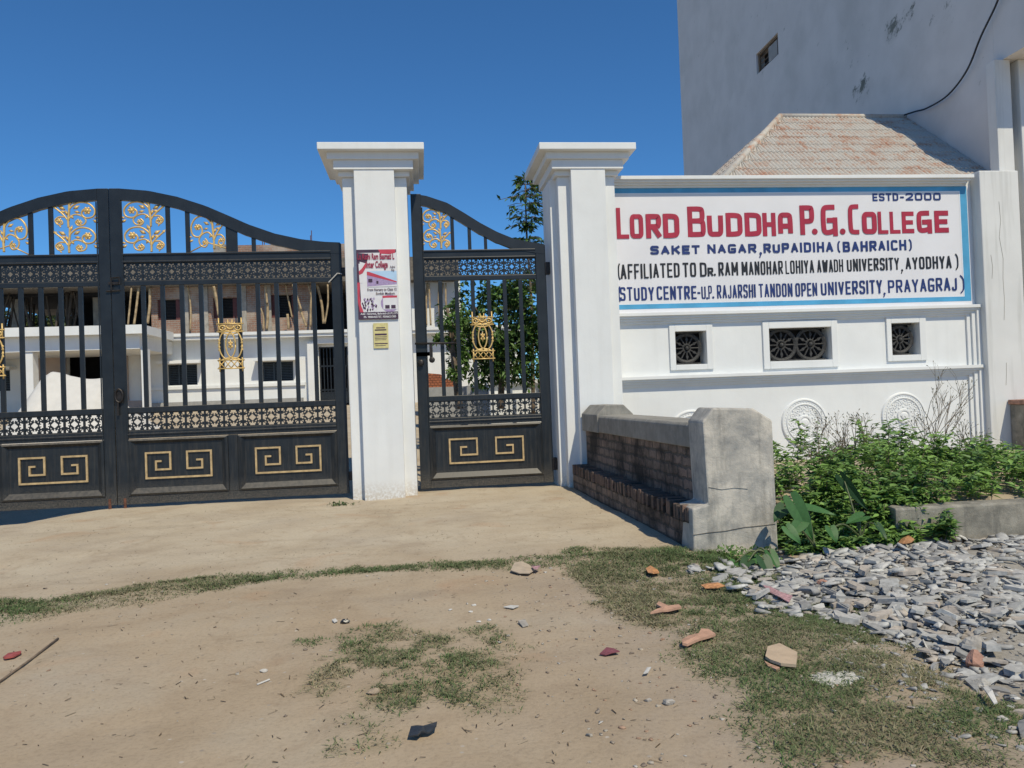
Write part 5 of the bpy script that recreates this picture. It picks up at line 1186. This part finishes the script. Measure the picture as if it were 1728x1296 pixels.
# ------------------------------------------------------------------ turf
def blades(name, n_try, box, dens, hmin, hmax, label_cols, seed):
    r = np.random.default_rng(seed); x = r.uniform(box[0], box[1], n_try); y = r.uniform(box[2], box[3], n_try); wgt = dens(x, y)*(.45+1.0*vnoise(x, y, 19, 61))*(.62+.75*vnoise(x+.3*vnoise(x, y, 4, 63), y, 8, 62))
    k = r.random(n_try) < wgt**1.3; x, y, wgt = x[k], y[k], wgt[k]; n = len(x); z = groundz(x, y)
    a = r.uniform(0, 2*math.pi, n); lean = r.uniform(.7, 2.4, n); h = r.uniform(hmin, hmax, n)*(.65+.5*np.minimum(1, wgt)); wd = r.uniform(.0016, .0034, n)*(1+.12*np.maximum(0, y-4))
    d = np.stack([np.cos(a), np.sin(a), np.zeros(n)], 1); s_ = np.stack([-np.sin(a), np.cos(a), np.zeros(n)], 1)
    p = np.stack([x, y, z-.004], 1); up = np.array([0, 0, 1.0])
    mid = p+d*(h*lean*.38)[:, None]+up*(h*.62)[:, None]; tip = p+d*(h*lean*1.05)[:, None]+up*(h*.75)[:, None]
    V_ = np.stack([p-s_*wd[:, None], p+s_*wd[:, None], mid+s_*wd[:, None]*.8, mid-s_*wd[:, None]*.8, tip], 1).reshape(-1, 3); b = np.arange(n)*5
    F_ = np.concatenate([np.stack([b, b+1, b+2], 1), np.stack([b, b+2, b+3], 1), np.stack([b+3, b+2, b+4], 1)])
    dry = vnoise(x, y, 1.6, 21)*.6+r.random(n)*.4; cols = np.array(label_cols); ci = np.clip((dry*len(cols)).astype(int), 0, len(cols)-1)
    T_ = np.repeat(cols[ci]*(1+r.uniform(-.25, .25, (n, 1))), 5, 0)
    return V_, F_, T_
GC = [(.075, .130, .046), (.098, .158, .058), (.130, .178, .074), (.18, .195, .10), (.27, .245, .15), (.38, .325, .21)]
parts_ = [blades("g", 700000, (-6.5, 6.0, 2.2, 7.6), lambda x, y: turf_w(x, y)*.95, .010, .034, GC, 31),
          blades("g", 26000, (1.4, 3.3, 5.6, 7.4), lambda x, y: turf_w(x, y)*smoothstep(.9, .1, np.hypot((x-2.5)/1.0, (y-6.75)/.55)), .03, .07, GC[:4], 33)]
off = 0; VV, FF, TT = [], [], []
for a, b, c in parts_: VV.append(a); FF.append(b+off); TT.append(c); off += len(a)
arrmesh("short_grass", np.concatenate(VV), np.concatenate(FF), M['grass'], np.concatenate(TT), kind="stuff", label="short patchy grass growing in the dusty ground before the bench", cat="grass")
# straw and twig crumbs lying on the bare dust
n = 4200; r = np.random.default_rng(5); x = r.uniform(-5, 4.2, n); y = r.uniform(2.4, 11.6, n); z = groundz(x, y)+.003; a = r.uniform(0, 6.28, n); L = r.uniform(.008, .05, n)*(r.random(n)**1.5+.3); wd = r.uniform(.0012, .003, n)
d = np.stack([np.cos(a), np.sin(a), r.uniform(-.05, .05, n)], 1); s_ = np.stack([-np.sin(a), np.cos(a), np.zeros(n)], 1); p = np.stack([x, y, z], 1)
V_ = np.stack([p-s_*wd[:, None], p+s_*wd[:, None], p+d*L[:, None]+s_*wd[:, None]+[0, 0, .004], p+d*L[:, None]-s_*wd[:, None]+[0, 0, .004]], 1).reshape(-1, 3); b = np.arange(n)*4
arrmesh("straw_litter", V_, np.stack([b, b+1, b+2, b+3], 1), M['grass'], tints(n, [(.10, .07, .04), (.17, .12, .07), (.36, .29, .19), (.07, .05, .035)], 4), kind="stuff", label="crumbs of straw and twig scattered over the bare dust", cat="straw")

# ------------------------------------------------------------------ stones
def slab_shape(r, flat):
    k = r.integers(5, 10); a = np.sort(r.uniform(0, 2*math.pi, k)+np.linspace(0, .6, k)); rad = r.uniform(.6, 1.0, k); el = r.uniform(.55, .95)
    lo = np.stack([np.cos(a)*rad, np.sin(a)*rad*el, np.full(k, -flat)+r.uniform(-.05, .05, k)], 1); hi = lo*np.array([.90, .90, 0])+np.stack([r.uniform(-.06, .06, k), r.uniform(-.06, .06, k), flat*r.uniform(.6, 1.2, k)], 1)
    V_ = np.concatenate([lo, hi, [[0, 0, flat*1.05]]]); F_ = [(i, (i+1) % k, (i+1) % k+k, i+k) for i in range(k)]+[(i+k, (i+1) % k+k, 2*k) for i in range(k)]+[tuple(range(k-1, -1, -1))]
    return V_, F_
SC = [(.40, .395, .375), (.46, .455, .43), (.34, .335, .32), (.50, .49, .46), (.29, .285, .275), (.44, .39, .335), (.42, .41, .39)]
rs = np.random.default_rng(77); variants = []
for k in range(26):
    V_, F_ = slab_shape(rs, rs.uniform(.06, .17)); me = bpy.data.meshes.new("broken_stone"); me.from_pydata(V_.tolist(), [], F_); c = np.array(SC[rs.integers(len(SC))])*(1+rs.uniform(-.1, .1))
    at = me.attributes.new("tint", 'FLOAT_COLOR', 'POINT'); q = np.ones((len(V_), 4), np.float32); q[:, :3] = c; at.data.foreach_set("color", q.ravel()); me.materials.append(M['stone']); me.update(); variants.append((me, V_, F_, c))
xs_ = [p[0] for p in RUBBLE]; ys_ = [p[1] for p in RUBBLE]; cand = []
while len(cand) < 5600:
    x = rs.uniform(min(xs_)-.2, max(xs_)+.2); y = rs.uniform(min(ys_)-.25, max(ys_)+.15); d = float(polydist(x, y, RUBBLE)); n_ = float(vnoise(x, y, 2.4, 9))
    if rs.random() > smoothstep(-.38, .25, d+.45*(n_-.5)): continue
    if rs.random() < .75*smoothstep(.62, .75, float(vnoise(x, y, 1.5, 19))): continue
    s_ = .017+.105*rs.random()**3.0
    cand.append((x, y, s_, rs.integers(len(variants)), rs.uniform(0, 6.28), rs.normal()*.17, rs.normal()*.17, rs.random()))
STRAY = [g2(u, v) for u, v in ((1330, 1040), (1500, 1075), (1640, 1150), (1800, 1160), (1800, 1330), (1560, 1230), (1400, 1120))]
ns = 0
while ns < 190:
    x = rs.uniform(1.9, 3.6); y = rs.uniform(2.7, 5.6)
    if not inpoly(np.array([x]), np.array([y]), STRAY)[0]: continue
    ns += 1; cand.append((x, y, .010+.034*rs.random()**2.2, rs.integers(len(variants)), rs.uniform(0, 6.28), rs.normal()*.2, rs.normal()*.2, .2*rs.random()))
def vis(c_):
    q = np.array([c_[0], c_[1], .1])-EYEP; dep = q@FW; u = 864+q@CR/dep*FPX; v = 648-q@CU/dep*FPX
    return (c_[2]/dep) if (-10 < u < 1738 and v < 1306) else 0.0
cand.sort(key=vis, reverse=True)
BV, BF, BT, off = [], [], [], 0
for k, (x, y, s_, vi, rz, rx, ry, lf) in enumerate(cand):
    z = float(groundz(x, y))+s_*(.05+.35*lf*lf)+.012*lf
    Mx = Matrix.Translation((x, y, z)) @ Matrix.Rotation(rx, 4, 'X') @ Matrix.Rotation(ry, 4, 'Y') @ Matrix.Rotation(rz, 4, 'Z') @ Matrix.Diagonal((s_, s_, s_*.95, 1))
    if k < 290:
        o = bpy.data.objects.new("broken_stone", variants[vi][0]); COL.objects.link(o); o.matrix_world = Mx
        _tags(o, "grey angular piece in the spread of broken slate by the weedy bed", "stone", "broken slate pieces dumped before the weed bed")
    else:
        A_ = np.array(Mx); V_ = variants[vi][1]@A_[:3, :3].T+A_[:3, 3]; cf = variants[vi][2]
        for f in cf:
            for q in range(1, len(f)-1): BF.append((f[0]+off, f[q]+off, f[q+1]+off))
        BV.append(V_); BT.append(np.tile(np.array(SC[vi % len(SC)])*(.8+.4*lf), (len(V_), 1))); off += len(V_)
arrmesh("slate_chips", np.concatenate(BV), np.array(BF), M['stone'], np.concatenate(BT), kind="stuff", label="small grey chips filling the gaps of the slate rubble", cat="rubble")
# pebbles and grit on the bare earth
BV, BF, BT, off = [], [], [], 0; ks = 0
while ks < 1900:
    x = rs.uniform(-4.6, 3.8); y = rs.uniform(2.4, 7.2); dn = .08+.92*smoothstep(.2, .9, x)*(1-smoothstep(1.7, 2.2, x))
    if rs.random() > dn: continue
    ks += 1; s_ = .0035+.019*rs.random()**3.0; me_, V_, F_, c = variants[rs.integers(len(variants))]; a = rs.uniform(0, 6.28); R3 = np.array([[math.cos(a), -math.sin(a), 0], [math.sin(a), math.cos(a), 0], [0, 0, 1.6]])
    BV.append(V_@R3.T*s_+np.array([x, y, float(groundz(x, y))+s_*.2])); col = [(.40, .36, .30), (.34, .28, .22), (.50, .47, .42), (.24, .19, .15), (.40, .26, .18), (.46, .40, .32)][rs.integers(6)]
    for f in F_:
        for q in range(1, len(f)-1): BF.append((f[0]+off, f[q]+off, f[q+1]+off))
    BT.append(np.tile(col, (len(V_), 1))); off += len(V_)
arrmesh("pebbles", np.concatenate(BV), np.array(BF), M['stone'], np.concatenate(BT), kind="stuff", label="small pebbles and grit scattered over the dusty forecourt", cat="gravel")

# ------------------------------------------------------------------ weed bed
rw_ = MB(); z0, z1 = -.1, .285
pf = [(4.45, 6.90), (4.6, 6.90), (9.0, 6.72), (9.0, 6.95), (4.6, 7.14), (4.5, 7.15)]
rw_.prism_z(pf, z0, z1); rw_.build("retaining_wall", M['conc_old'], bevel=.02, label="low stained concrete kerb wall holding the weedy bed", cat="low wall")
def weed_height(x, y):
    h = np.interp(x, [3.2, 3.6, 4.2, 4.9, 5.6, 6.2, 7.2, 9.0], [.04, .16, .50, .76, .62, .46, .40, .42])
    return h*(.62+.38*smoothstep(6.9, 8.2, y))*(.50+.95*vnoise(x, y, 1.9, 41))
cen, dr_, nn, Ls = [], [], [], []; stems = MB(); rw2 = np.random.default_rng(91); npl = 0
while npl < 720:
    x = rw2.uniform(3.33, 9.0); y = rw2.uniform(6.72, 9.6)
    if npl > 520: x = rw2.uniform(3.33, 5.0); y = rw2.uniform(6.70, 7.5)
    if y < 7.12 and x > 4.75 and npl <= 520: continue
    if y < 6.92 and rw2.random() > 1.1-.7*max(0, x-3.9): continue
    if y > 8.6 and rw2.random() < .35: continue
    npl += 1; z = float(groundz(x, y)); h = float(weed_height(x, y))*rw2.uniform(.75, 1.2)
    if y < 6.92: h *= .62
    for s in range(3):
        a = rw2.uniform(0, 6.28); ln = rw2.uniform(.05, .45)*h; top = np.array([x+math.cos(a)*ln, y+math.sin(a)*ln*.8, z+h*rw2.uniform(.75, 1.05)]); b0 = np.array([x, y, z])
        midp = b0*.5+top*.5+np.array([0, 0, .08*h])
        if s == 0 and npl % 2: stems.tube([b0, midp, top], .004, 4, False)
        nl = int(9+h*16)
        for j in range(nl):
            f = rw2.uniform(.30, 1.02); q = b0*(1-f)**2+midp*2*f*(1-f)+top*f*f; th = rw2.uniform(0, 6.28)
            cen.append(q); dr_.append((math.cos(th), math.sin(th), rw2.uniform(-.35, .55))); nn.append((rw2.normal()*.3, rw2.normal()*.3-.15, 1)); Ls.append(rw2.uniform(.04, .125)*(1.1 if f > .8 else 1))
cen, dr_, nn, Ls = map(np.array, (cen, dr_, nn, Ls)); n = len(cen)
V_, F_ = leafmesh(cen, dr_, nn, Ls, Ls*RNG.uniform(.30, .48, n), .2)
hue = vnoise(cen[:, 0], cen[:, 1], 2.0, 51); base = np.where((hue+RNG.normal(size=n)*.2 > .5)[:, None], np.array([.205, .345, .080]), np.array([.125, .235, .065]))*(1+RNG.uniform(-.3, .3, (n, 1)))
wd_ = arrmesh("weed_thicket", V_, F_, M['leaf'], np.repeat(base, 5, 0), kind="stuff", label="dense thicket of green weeds along the foot of the sign wall", cat="weeds")
stems.build("weed_stems", M['bark'], kind="stuff", label="thin brown stems among the weeds at the foot of the sign wall", cat="weeds")
# tall dry weeds standing out of the thicket
def dry_weed(u, v0, v1, y, spread, label, seed):
    r = random.Random(seed); b0 = np.array(pt(u, v0, y)); b0[2] = float(groundz(b0[0], y)); top = np.array(pt(u+6, v1, y)); H = top[2]-b0[2]; mb = MB(); lv = []
    def br(p, d, L, rad, dep):
        e = p+d*L; m_ = (p+e)/2+np.array([r.uniform(-.03, .03), r.uniform(-.03, .03), .01])*L*2; mb.tube([p, m_, e], [rad, rad*.8, rad*.6], 4, False)
        if dep == 0: lv.append((e, d)); return
        for k in range(r.randint(3, 4)):
            nd = d+np.array([r.uniform(-1, 1), r.uniform(-.7, .7), r.uniform(-.1, .6)])*.75; nd /= np.linalg.norm(nd); f = r.uniform(.45, 1.0); br(p*(1-f)+e*f, nd, L*r.uniform(.45, .70), rad*.6, dep-1)
    br(b0, np.array([.06, 0, 1.0]), H*.55, .009, 1); br(b0, np.array([-.12, 0, 1.0]), H*.62, .008, 3); br(b0+[.02, 0, 0], np.array([.30, .05, .95]), H*.55, .008, 3); br(b0+[0, .03, 0], np.array([-.30, .05, .9]), H*.42, .007, 3)
    o = mb.build("dry_weed", M['wood'], label=label, cat="weed"); ORG[o.name] = np.array(o.location)
    c_ = np.array([a for a, _ in lv]); d_ = np.array([b+unit(1)[0]*.6 for _, b in lv]); V_, F_ = leafmesh(c_, d_, unit(len(c_)), .035, .012)
    arrmesh("foliage", V_, F_, M['leaf'], tints(len(c_), [(.16, .15, .08), (.10, .12, .05), (.22, .18, .10)]), o)  # dry seed heads at the twig tips, drawn as small leaves
dry_weed(1578, 790, 640, 9.2, 1, "tallest bare branching weed standing before the right rosette", 3)
dry_weed(1440, 770, 688, 8.6, 1, "thin dry weed rising above the thicket between the two rosettes", 8)
dry_weed(1388, 800, 720, 8.4, 1, "sparse dry weed crossing the lower edge of the middle rosette", 12)
dry_weed(1640, 800, 715, 9.0, 1, "sparse dry weed at the right end beside the stepped moulding", 15)
# taro plants beside the bench block
def taro_leaf(tip, base, wd, nrm):
    """arrow-shaped blade from its notch to its tip, cupped along the midrib"""
    tip, base = np.array(tip, float), np.array(base, float); d = tip-base; L = np.linalg.norm(d); d /= L; s_ = np.cross(d, nrm); s_ /= np.linalg.norm(s_); up = np.cross(s_, d)
    prof = [(-.28, .20, .42), (-.18, .10, .50), (0, 0, .56), (.2, 0, .54), (.45, 0, .44), (.7, 0, .27), (.88, 0, .12), (1.0, 0, .0)]; V_ = []; 
    for f, inn, hw in prof:
        bend = -up*L*.10*max(0, f)**2
        c = base+d*L*f+bend; V_ += [c-s_*wd*hw+up*wd*.10, c-s_*wd*(inn+hw)*.5+up*wd*.10*.6, c-s_*wd*inn*.6 if inn else c, c+s_*wd*inn*.6 if inn else c, c+s_*wd*(inn+hw)*.5+up*wd*.06, c+s_*wd*hw+up*wd*.10]
    F_ = []
    for i in range(len(prof)-1):
        for j in (0, 1, 3, 4): p = 6*i+j; F_.append((p, p+1, p+7, p+6))
    return np.array(V_), F_
def taro(name, label, root, leaves, cols):
    t = thing(name, root, label, "plant", )
    for (bu, bv, tu, tv, y, wpx, nrm) in leaves:
        b_, e_ = np.array(pt(bu, bv, y)), np.array(pt(tu, tv, y-.10)); V_, F_ = taro_leaf(e_, b_, wpx*y/1300, nrm); mb = MB().add(V_, F_)
        st_ = MB().tube(crom([np.array(root), (np.array(root)+b_)/2+np.array([0, .03, .08]), b_], 5), np.linspace(.010, .006, 11), 6).build("stalk", M['stalk'], t, smooth=True)
        l_ = mb.build("leaf_blade", M['leaf'], t, smooth=True); at = l_.data.attributes.new("tint", 'FLOAT_COLOR', 'POINT'); c = cols[random.randrange(len(cols))]; at.data.foreach_set("color", np.tile(np.array([*c, 1], np.float32), len(V_)).ravel())
M['stalk'] = m_plain("leaf_stalk", (.10, .12, .05), .5, var=.3)
TG = [(.055, .150, .040), (.065, .175, .05), (.035, .090, .03)]
taro("taro_plant", "upright big-leaved taro plant close beside the concrete end block", (3.50, 6.66, .02), [(1340, 850, 1374, 912, 6.55, 30, (-.2, -.8, .5)), (1322, 858, 1306, 880, 6.7, 24, (-.3, -.6, .6)), (1352, 882, 1330, 905, 6.5, 22, (.1, -.7, .6)), (1330, 893, 1352, 918, 6.45, 20, (-.1, -.7, .6)), (1365, 858, 1412, 868, 6.75, 26, (.1, -.35, .9))], TG)
taro("taro_plant", "taro leaves drooping over the weeds right of the end block's taro clump", (4.02, 6.78, .05), [(1425, 812, 1464, 862, 7.0, 18, (-.75, -.5, .3)), (1455, 872, 1428, 882, 6.8, 22, (.1, -.4, .9)), (1482, 888, 1498, 912, 6.65, 16, (.3, -.7, .5)), (1402, 893, 1412, 916, 6.5, 20, (0, -.8, .4))], TG)
taro("young_taro", "small dark-leaved plant growing at the foot of the concrete end block", (2.98, 6.42, 0), [(1288, 945, 1302, 975, 6.3, 26, (.1, -.8, .5)), (1262, 948, 1250, 968, 6.4, 22, (-.1, -.7, .6)), (1270, 940, 1285, 955, 6.5, 22, (.1, -.6, .7)), (1300, 935, 1316, 962, 6.35, 22, (.2, -.7, .5)), (1240, 950, 1228, 962, 6.45, 18, (-.1, -.5, .8))], TG)
n = 260; cx_ = RNG.uniform(2.62, 3.12, n); cy_ = RNG.uniform(6.45, 6.85, n); V_, F_ = leafmesh(np.stack([cx_, cy_, groundz(cx_, cy_)+RNG.uniform(0, .09, n)], 1), unit(n)+[0, 0, .5], unit(n)*.4+[0, -.3, 1], RNG.uniform(.03, .06, n), RNG.uniform(.015, .03, n))
arrmesh("ground_weeds", V_, F_, M['leaf'], tints(n, G_MID), kind="stuff", label="low green weeds at the foot of the concrete end block", cat="weeds")
q = gpt(572, 853); n = 90; V_, F_ = leafmesh(np.stack([q[0]+RNG.normal(size=n)*.09, q[1]+RNG.normal(size=n)*.05, q[2]+RNG.uniform(0, .03, n)], 1), unit(n)+[0, 0, .2], unit(n)*.3+[0, 0, 1], .05, .02)
wt = thing("weed_tuft", q, "small flat weed tuft before the poster pillar's left foot", "weed"); arrmesh("foliage", V_, F_, M['leaf'], tints(n, G_DARK), wt)

# ------------------------------------------------------------------ litter and single stones on the ground
def flat(name, outline, th, mat, label, cat, lift=.006, curl=.0, mat2=None):
    """thin scrap whose outline is surveyed on the ground; curl lifts one side"""
    pts = [gpt(u, v) for u, v in outline]; k = len(pts); c = np.mean(pts, 0); mb = MB(); rr = random.Random(len(outline)*7+int(outline[0][0]))
    zz = max(p[2] for p in pts); lo = [np.array([p[0], p[1], p[2]*.5+zz*.5+lift+curl*rr.uniform(0, 1)]) for p in pts]; hi = [p*1.0+np.array([0, 0, th]) for p in lo]; cc = np.mean(hi, 0)+np.array([0, 0, curl*.35])
    mb.add(lo+hi+[cc], [tuple(range(k-1, -1, -1))]+[(i, (i+1) % k, k+(i+1) % k, k+i) for i in range(k)]+[(k+i, k+(i+1) % k, 2*k) for i in range(k)])
    return mb.build(name, mat, label=label, cat=cat)
def lump(name, u, v, wpx, mat, label, cat, seed, fl=.5, el=.75):
    q = gpt(u, v); dist = np.linalg.norm(q-EYEP); s_ = wpx/2*dist/FPX; r = np.random.default_rng(seed); th = np.linspace(0, math.pi, 9); vs, fs = [], []; n = 14; ax = [(unit(1)[0], r.uniform(.55, .92)) for _ in range(13)]
    for i, t in enumerate(th):
        for j in range(n):
            a = 2*math.pi*j/n; dv = np.array([math.sin(t)*math.cos(a), math.sin(t)*math.sin(a), math.cos(t)])
            k = s_*min([1.0]+[cut/max(1e-6, dv@ax_) for ax_, cut in ax if dv@ax_ > cut])*(1+.05*float(vnoise(dv[0]*3+seed, dv[1]*3+dv[2]*2, 2.0, seed))-.02)
            vs.append((q[0]+k*dv[0], q[1]+k*el*dv[1], q[2]+s_*fl*.6+k*fl*dv[2]))
    for i in range(8):
        for j in range(n): fs.append((i*n+j, (i+1)*n+j, (i+1)*n+(j+1) % n, i*n+(j+1) % n))
    return MB().add(vs, fs).build(name, mat, label=label, cat=cat)
o = flat("cardboard_scrap", [(862, 968), (868, 957), (880, 954), (893, 956), (902, 966), (893, 973), (876, 972)], .008, M['card'], "torn brown cardboard lying at the edge of the grass strip", "cardboard", .008, .022)
flat("pink_wrapper", [(897, 963), (905, 962), (913, 965), (906, 969), (900, 968)], .004, M['pinklitter'], "pinkish scrap tucked against the torn cardboard", "wrapper", .02, .03)
flat("crumpled_wrapper", [(1090, 968), (1098, 965), (1110, 968), (1113, 973), (1102, 977), (1094, 974)], .006, M['orangelitter'], "small orange wrapper in the grass below the bench's near end", "wrapper", .02, .03)
flat("orange_peel_strip", [(1183, 996), (1195, 992), (1212, 994), (1224, 997), (1210, 1000), (1190, 999)], .006, M['orangelitter'], "long thin orange strip in the grass before the small taro", "wrapper", .02, .025)
flat("tile_shard", [(1098, 1043), (1110, 1038), (1118, 1034), (1108, 1029), (1112, 1026), (1128, 1031), (1146, 1029), (1150, 1034), (1140, 1038), (1128, 1038), (1118, 1040)], .014, M['tilepiece'], "crossed orange tile shard lying on the grass", "tile shard", .018, .015)
flat("tile_shard", [(1151, 1089), (1162, 1083), (1180, 1078), (1184, 1071), (1196, 1072), (1208, 1080), (1196, 1084), (1180, 1088), (1160, 1096), (1152, 1096)], .015, M['tilepiece'], "long orange tile shard pointing right, on the grass", "tile shard", .015, .010)
tp = flat("tile_piece", [(1292, 1118), (1296, 1102), (1316, 1096), (1346, 1112), (1344, 1134), (1318, 1131), (1300, 1124)], .016, M['tileface'], "largest broken tile, beige-faced, lying on the grass below the slate rubble", "tile", .020, .0)
flat("tile_shard", [(1290, 1121), (1299, 1126), (1316, 1133), (1310, 1136), (1296, 1130)], .014, M['tilepiece'], "orange sliver under the left edge of the big beige tile", "tile shard", .006, .0)
q0 = [gpt(u, v) for u, v in ((1365, 1150), (1372, 1137), (1400, 1132), (1445, 1135), (1455, 1145), (1440, 1156), (1405, 1162), (1380, 1158))]; cc = np.mean(q0, 0); ring = []
for i in range(64):
    f = i/8; a_, b_ = q0[int(f) % 8], q0[(int(f)+1) % 8]; p = a_+(b_-a_)*(f % 1); p = cc+(p-cc)*random.uniform(.72, 1.12); p[2] = float(groundz(p[0], p[1]))+.005; ring.append(p)
cc[2] = float(groundz(cc[0], cc[1]))+.012
MB().add(ring+[cc], [(i, (i+1) % 64, 64) for i in range(64)]).build("lime_patch", M['chalk'], label="patch of spilt white lime in the grass right of the big tile", cat="lime")
flat("maroon_wrapper", [(1012, 1107), (1024, 1101), (1036, 1098), (1046, 1106), (1034, 1108), (1022, 1109)], .006, M['maroonlitter'], "crumpled maroon wrapper on the bare dirt", "wrapper", .006, .02)
flat("polythene_scrap", [(689, 1250), (694, 1240), (704, 1233), (712, 1235), (718, 1238), (726, 1232), (738, 1232), (737, 1241), (724, 1246), (712, 1248), (706, 1253)], .006, M['polyblack'], "black polythene scrap on the dust nearest the camera", "polythene", .006, .03)
pth = [gpt(-40, 1178), gpt(0, 1153), gpt(50, 1117), gpt(98, 1080)]; MB().tube([p+np.array([0, 0, .010]) for p in pth], .0072, 7).build("long_stick", M['wood'], smooth=True, label="long straight stick lying at the left edge of the forecourt", cat="stick")
flat("red_packet", [(5, 1114), (14, 1107), (36, 1103), (36, 1106), (24, 1113), (8, 1116)], .008, M['redlitter'], "flattened red packet just beside the long stick", "packet", .006, .01)
lump("scrap_lump", 582, 1052, 20, M['polyblack'], "dark crumpled scrap on the bare dust left of the grass patch", "scrap", 5, .5, .6)
flat("white_scrap", [(560, 1050), (566, 1048), (570, 1051), (564, 1053)], .006, M['whitelitter'], "tiny white scrap beside the dark crumpled scrap", "scrap", .004, .01)
lump("crushed_cup", 445, 1134, 13, M['palestone'], "small pale crushed cup lying on the dust above the white stick", "cup", 9, .45, .8)
A_, B_ = gpt(434, 1157), gpt(455, 1149); MB().tube([A_+[0, 0, .006], B_+[0, 0, .008]], .005, 6).build("white_stick", M['whitelitter'], label="short white stick below the crushed cup", cat="stick")
flat("white_scrap", [(1086, 1143), (1092, 1132), (1099, 1132), (1094, 1142)], .006, M['whitelitter'], "white paper scrap at the grass edge below the maroon wrapper", "scrap", .008, .012)
lump("grey_stone", 1128, 1189, 22, M['shard'], "rounded grey stone on the dirt right of a smaller pebble", "stone", 21, .5)
lump("pebble", 1094, 1184, 14, M['shard'], "small pale pebble left of the rounded grey stone", "stone", 22, .5)
lump("white_pebble", 1257, 1004, 13, M['whitelitter'], "left of two white egg-like pebbles at the rubble's edge", "stone", 23, .7)
lump("white_pebble", 1275, 1002, 12, M['whitelitter'], "right of two white egg-like pebbles at the rubble's edge", "stone", 24, .7)
flat("striped_wrapper", [(1288, 1001), (1300, 1003), (1318, 1012), (1338, 1021), (1332, 1028), (1318, 1024), (1300, 1012)], .006, M['pinklitter'], "pink and ochre wrapper on the near left edge of the rubble", "wrapper", .035, .03)
lump("brick_lump", 1390, 992, 26, M['brickbat'], "rust-red brick lump on the left part of the rubble", "brick", 31, .7)
lump("brick_lump", 1408, 1038, 17, M['brickbat'], "smaller red brick lump at the lower edge of the rubble", "brick", 32, .6)
lump("brickbat", 1645, 1128, 34, M['brickbat'], "large broken brick standing out at the rubble's lower right", "brick", 33, .95)
lump("white_stone", 1655, 1160, 30, M['palestone'], "whitish broken stone leaning below the large broken brick", "stone", 34, .6)
lump("pale_rock", 1648, 1098, 40, M['shard'], "bulky pale rock just above the large broken brick", "stone", 35, .7)
flat("orange_wrapper", [(1514, 934), (1522, 929), (1534, 924), (1544, 930), (1538, 936), (1524, 936)], .008, M['orangelitter'], "bright orange wrapper at the far edge of the rubble near the weeds", "wrapper", .05, .05)
lump("red_shard", 1570, 1050, 13, M['redlitter'], "small bright red shard among the slate pieces", "shard", 41, .7)
flat("white_scrap", [(1576, 1074), (1584, 1071), (1592, 1073), (1586, 1079)], .006, M['whitelitter'], "white scrap lying on the slate below the red shard", "scrap", .06, .02)
flat("white_scrap", [(1590, 1110), (1598, 1108), (1604, 1114), (1597, 1117)], .006, M['whitelitter'], "white scrap at the rubble's lower edge left of the pale rock", "scrap", .03, .02)
lump("grass_stone", 1690, 1218, 20, M['palestone'], "smooth white stone in the grass at the lower right", "stone", 43, .5)
lump("grass_stone", 1712, 1232, 16, M['shard'], "greyish stone right of the smooth white stone at the lower right", "stone", 44, .5)
flat("broken_slip", [(1660, 1180), (1668, 1176), (1676, 1190), (1684, 1200), (1678, 1204), (1668, 1194)], .006, M['whitelitter'], "bent white slip above the smooth white stone", "scrap", .03, .03)
lump("dirt_clod", 630, 1170, 24, M['clod'], "brown clod of earth in the middle of the grass patch", "clod", 46, .45)
flat("dirt_scrap", [(850, 1027), (862, 1024), (876, 1026), (866, 1030)], .005, M['whitelitter'], "pale flake on the dirt below the torn cardboard", "scrap", .004, .006)
flat("stone_flake", [(874, 1053), (886, 1050), (892, 1058), (882, 1060)], .008, M['shard'], "grey stone flake on the dirt well below the torn cardboard", "stone", .004, .006)

for k, (u, v) in enumerate(((808, 1050), (800, 1022), (795, 1033), (826, 1047), (760, 1030))):
    lump("pale_chip", u, v, 9, M['whitelitter'], "tiny pale chip in the scatter between the grass patch and the torn cardboard", "chip", 60+k, .4)["group"] = "pale chips above the grass patch"
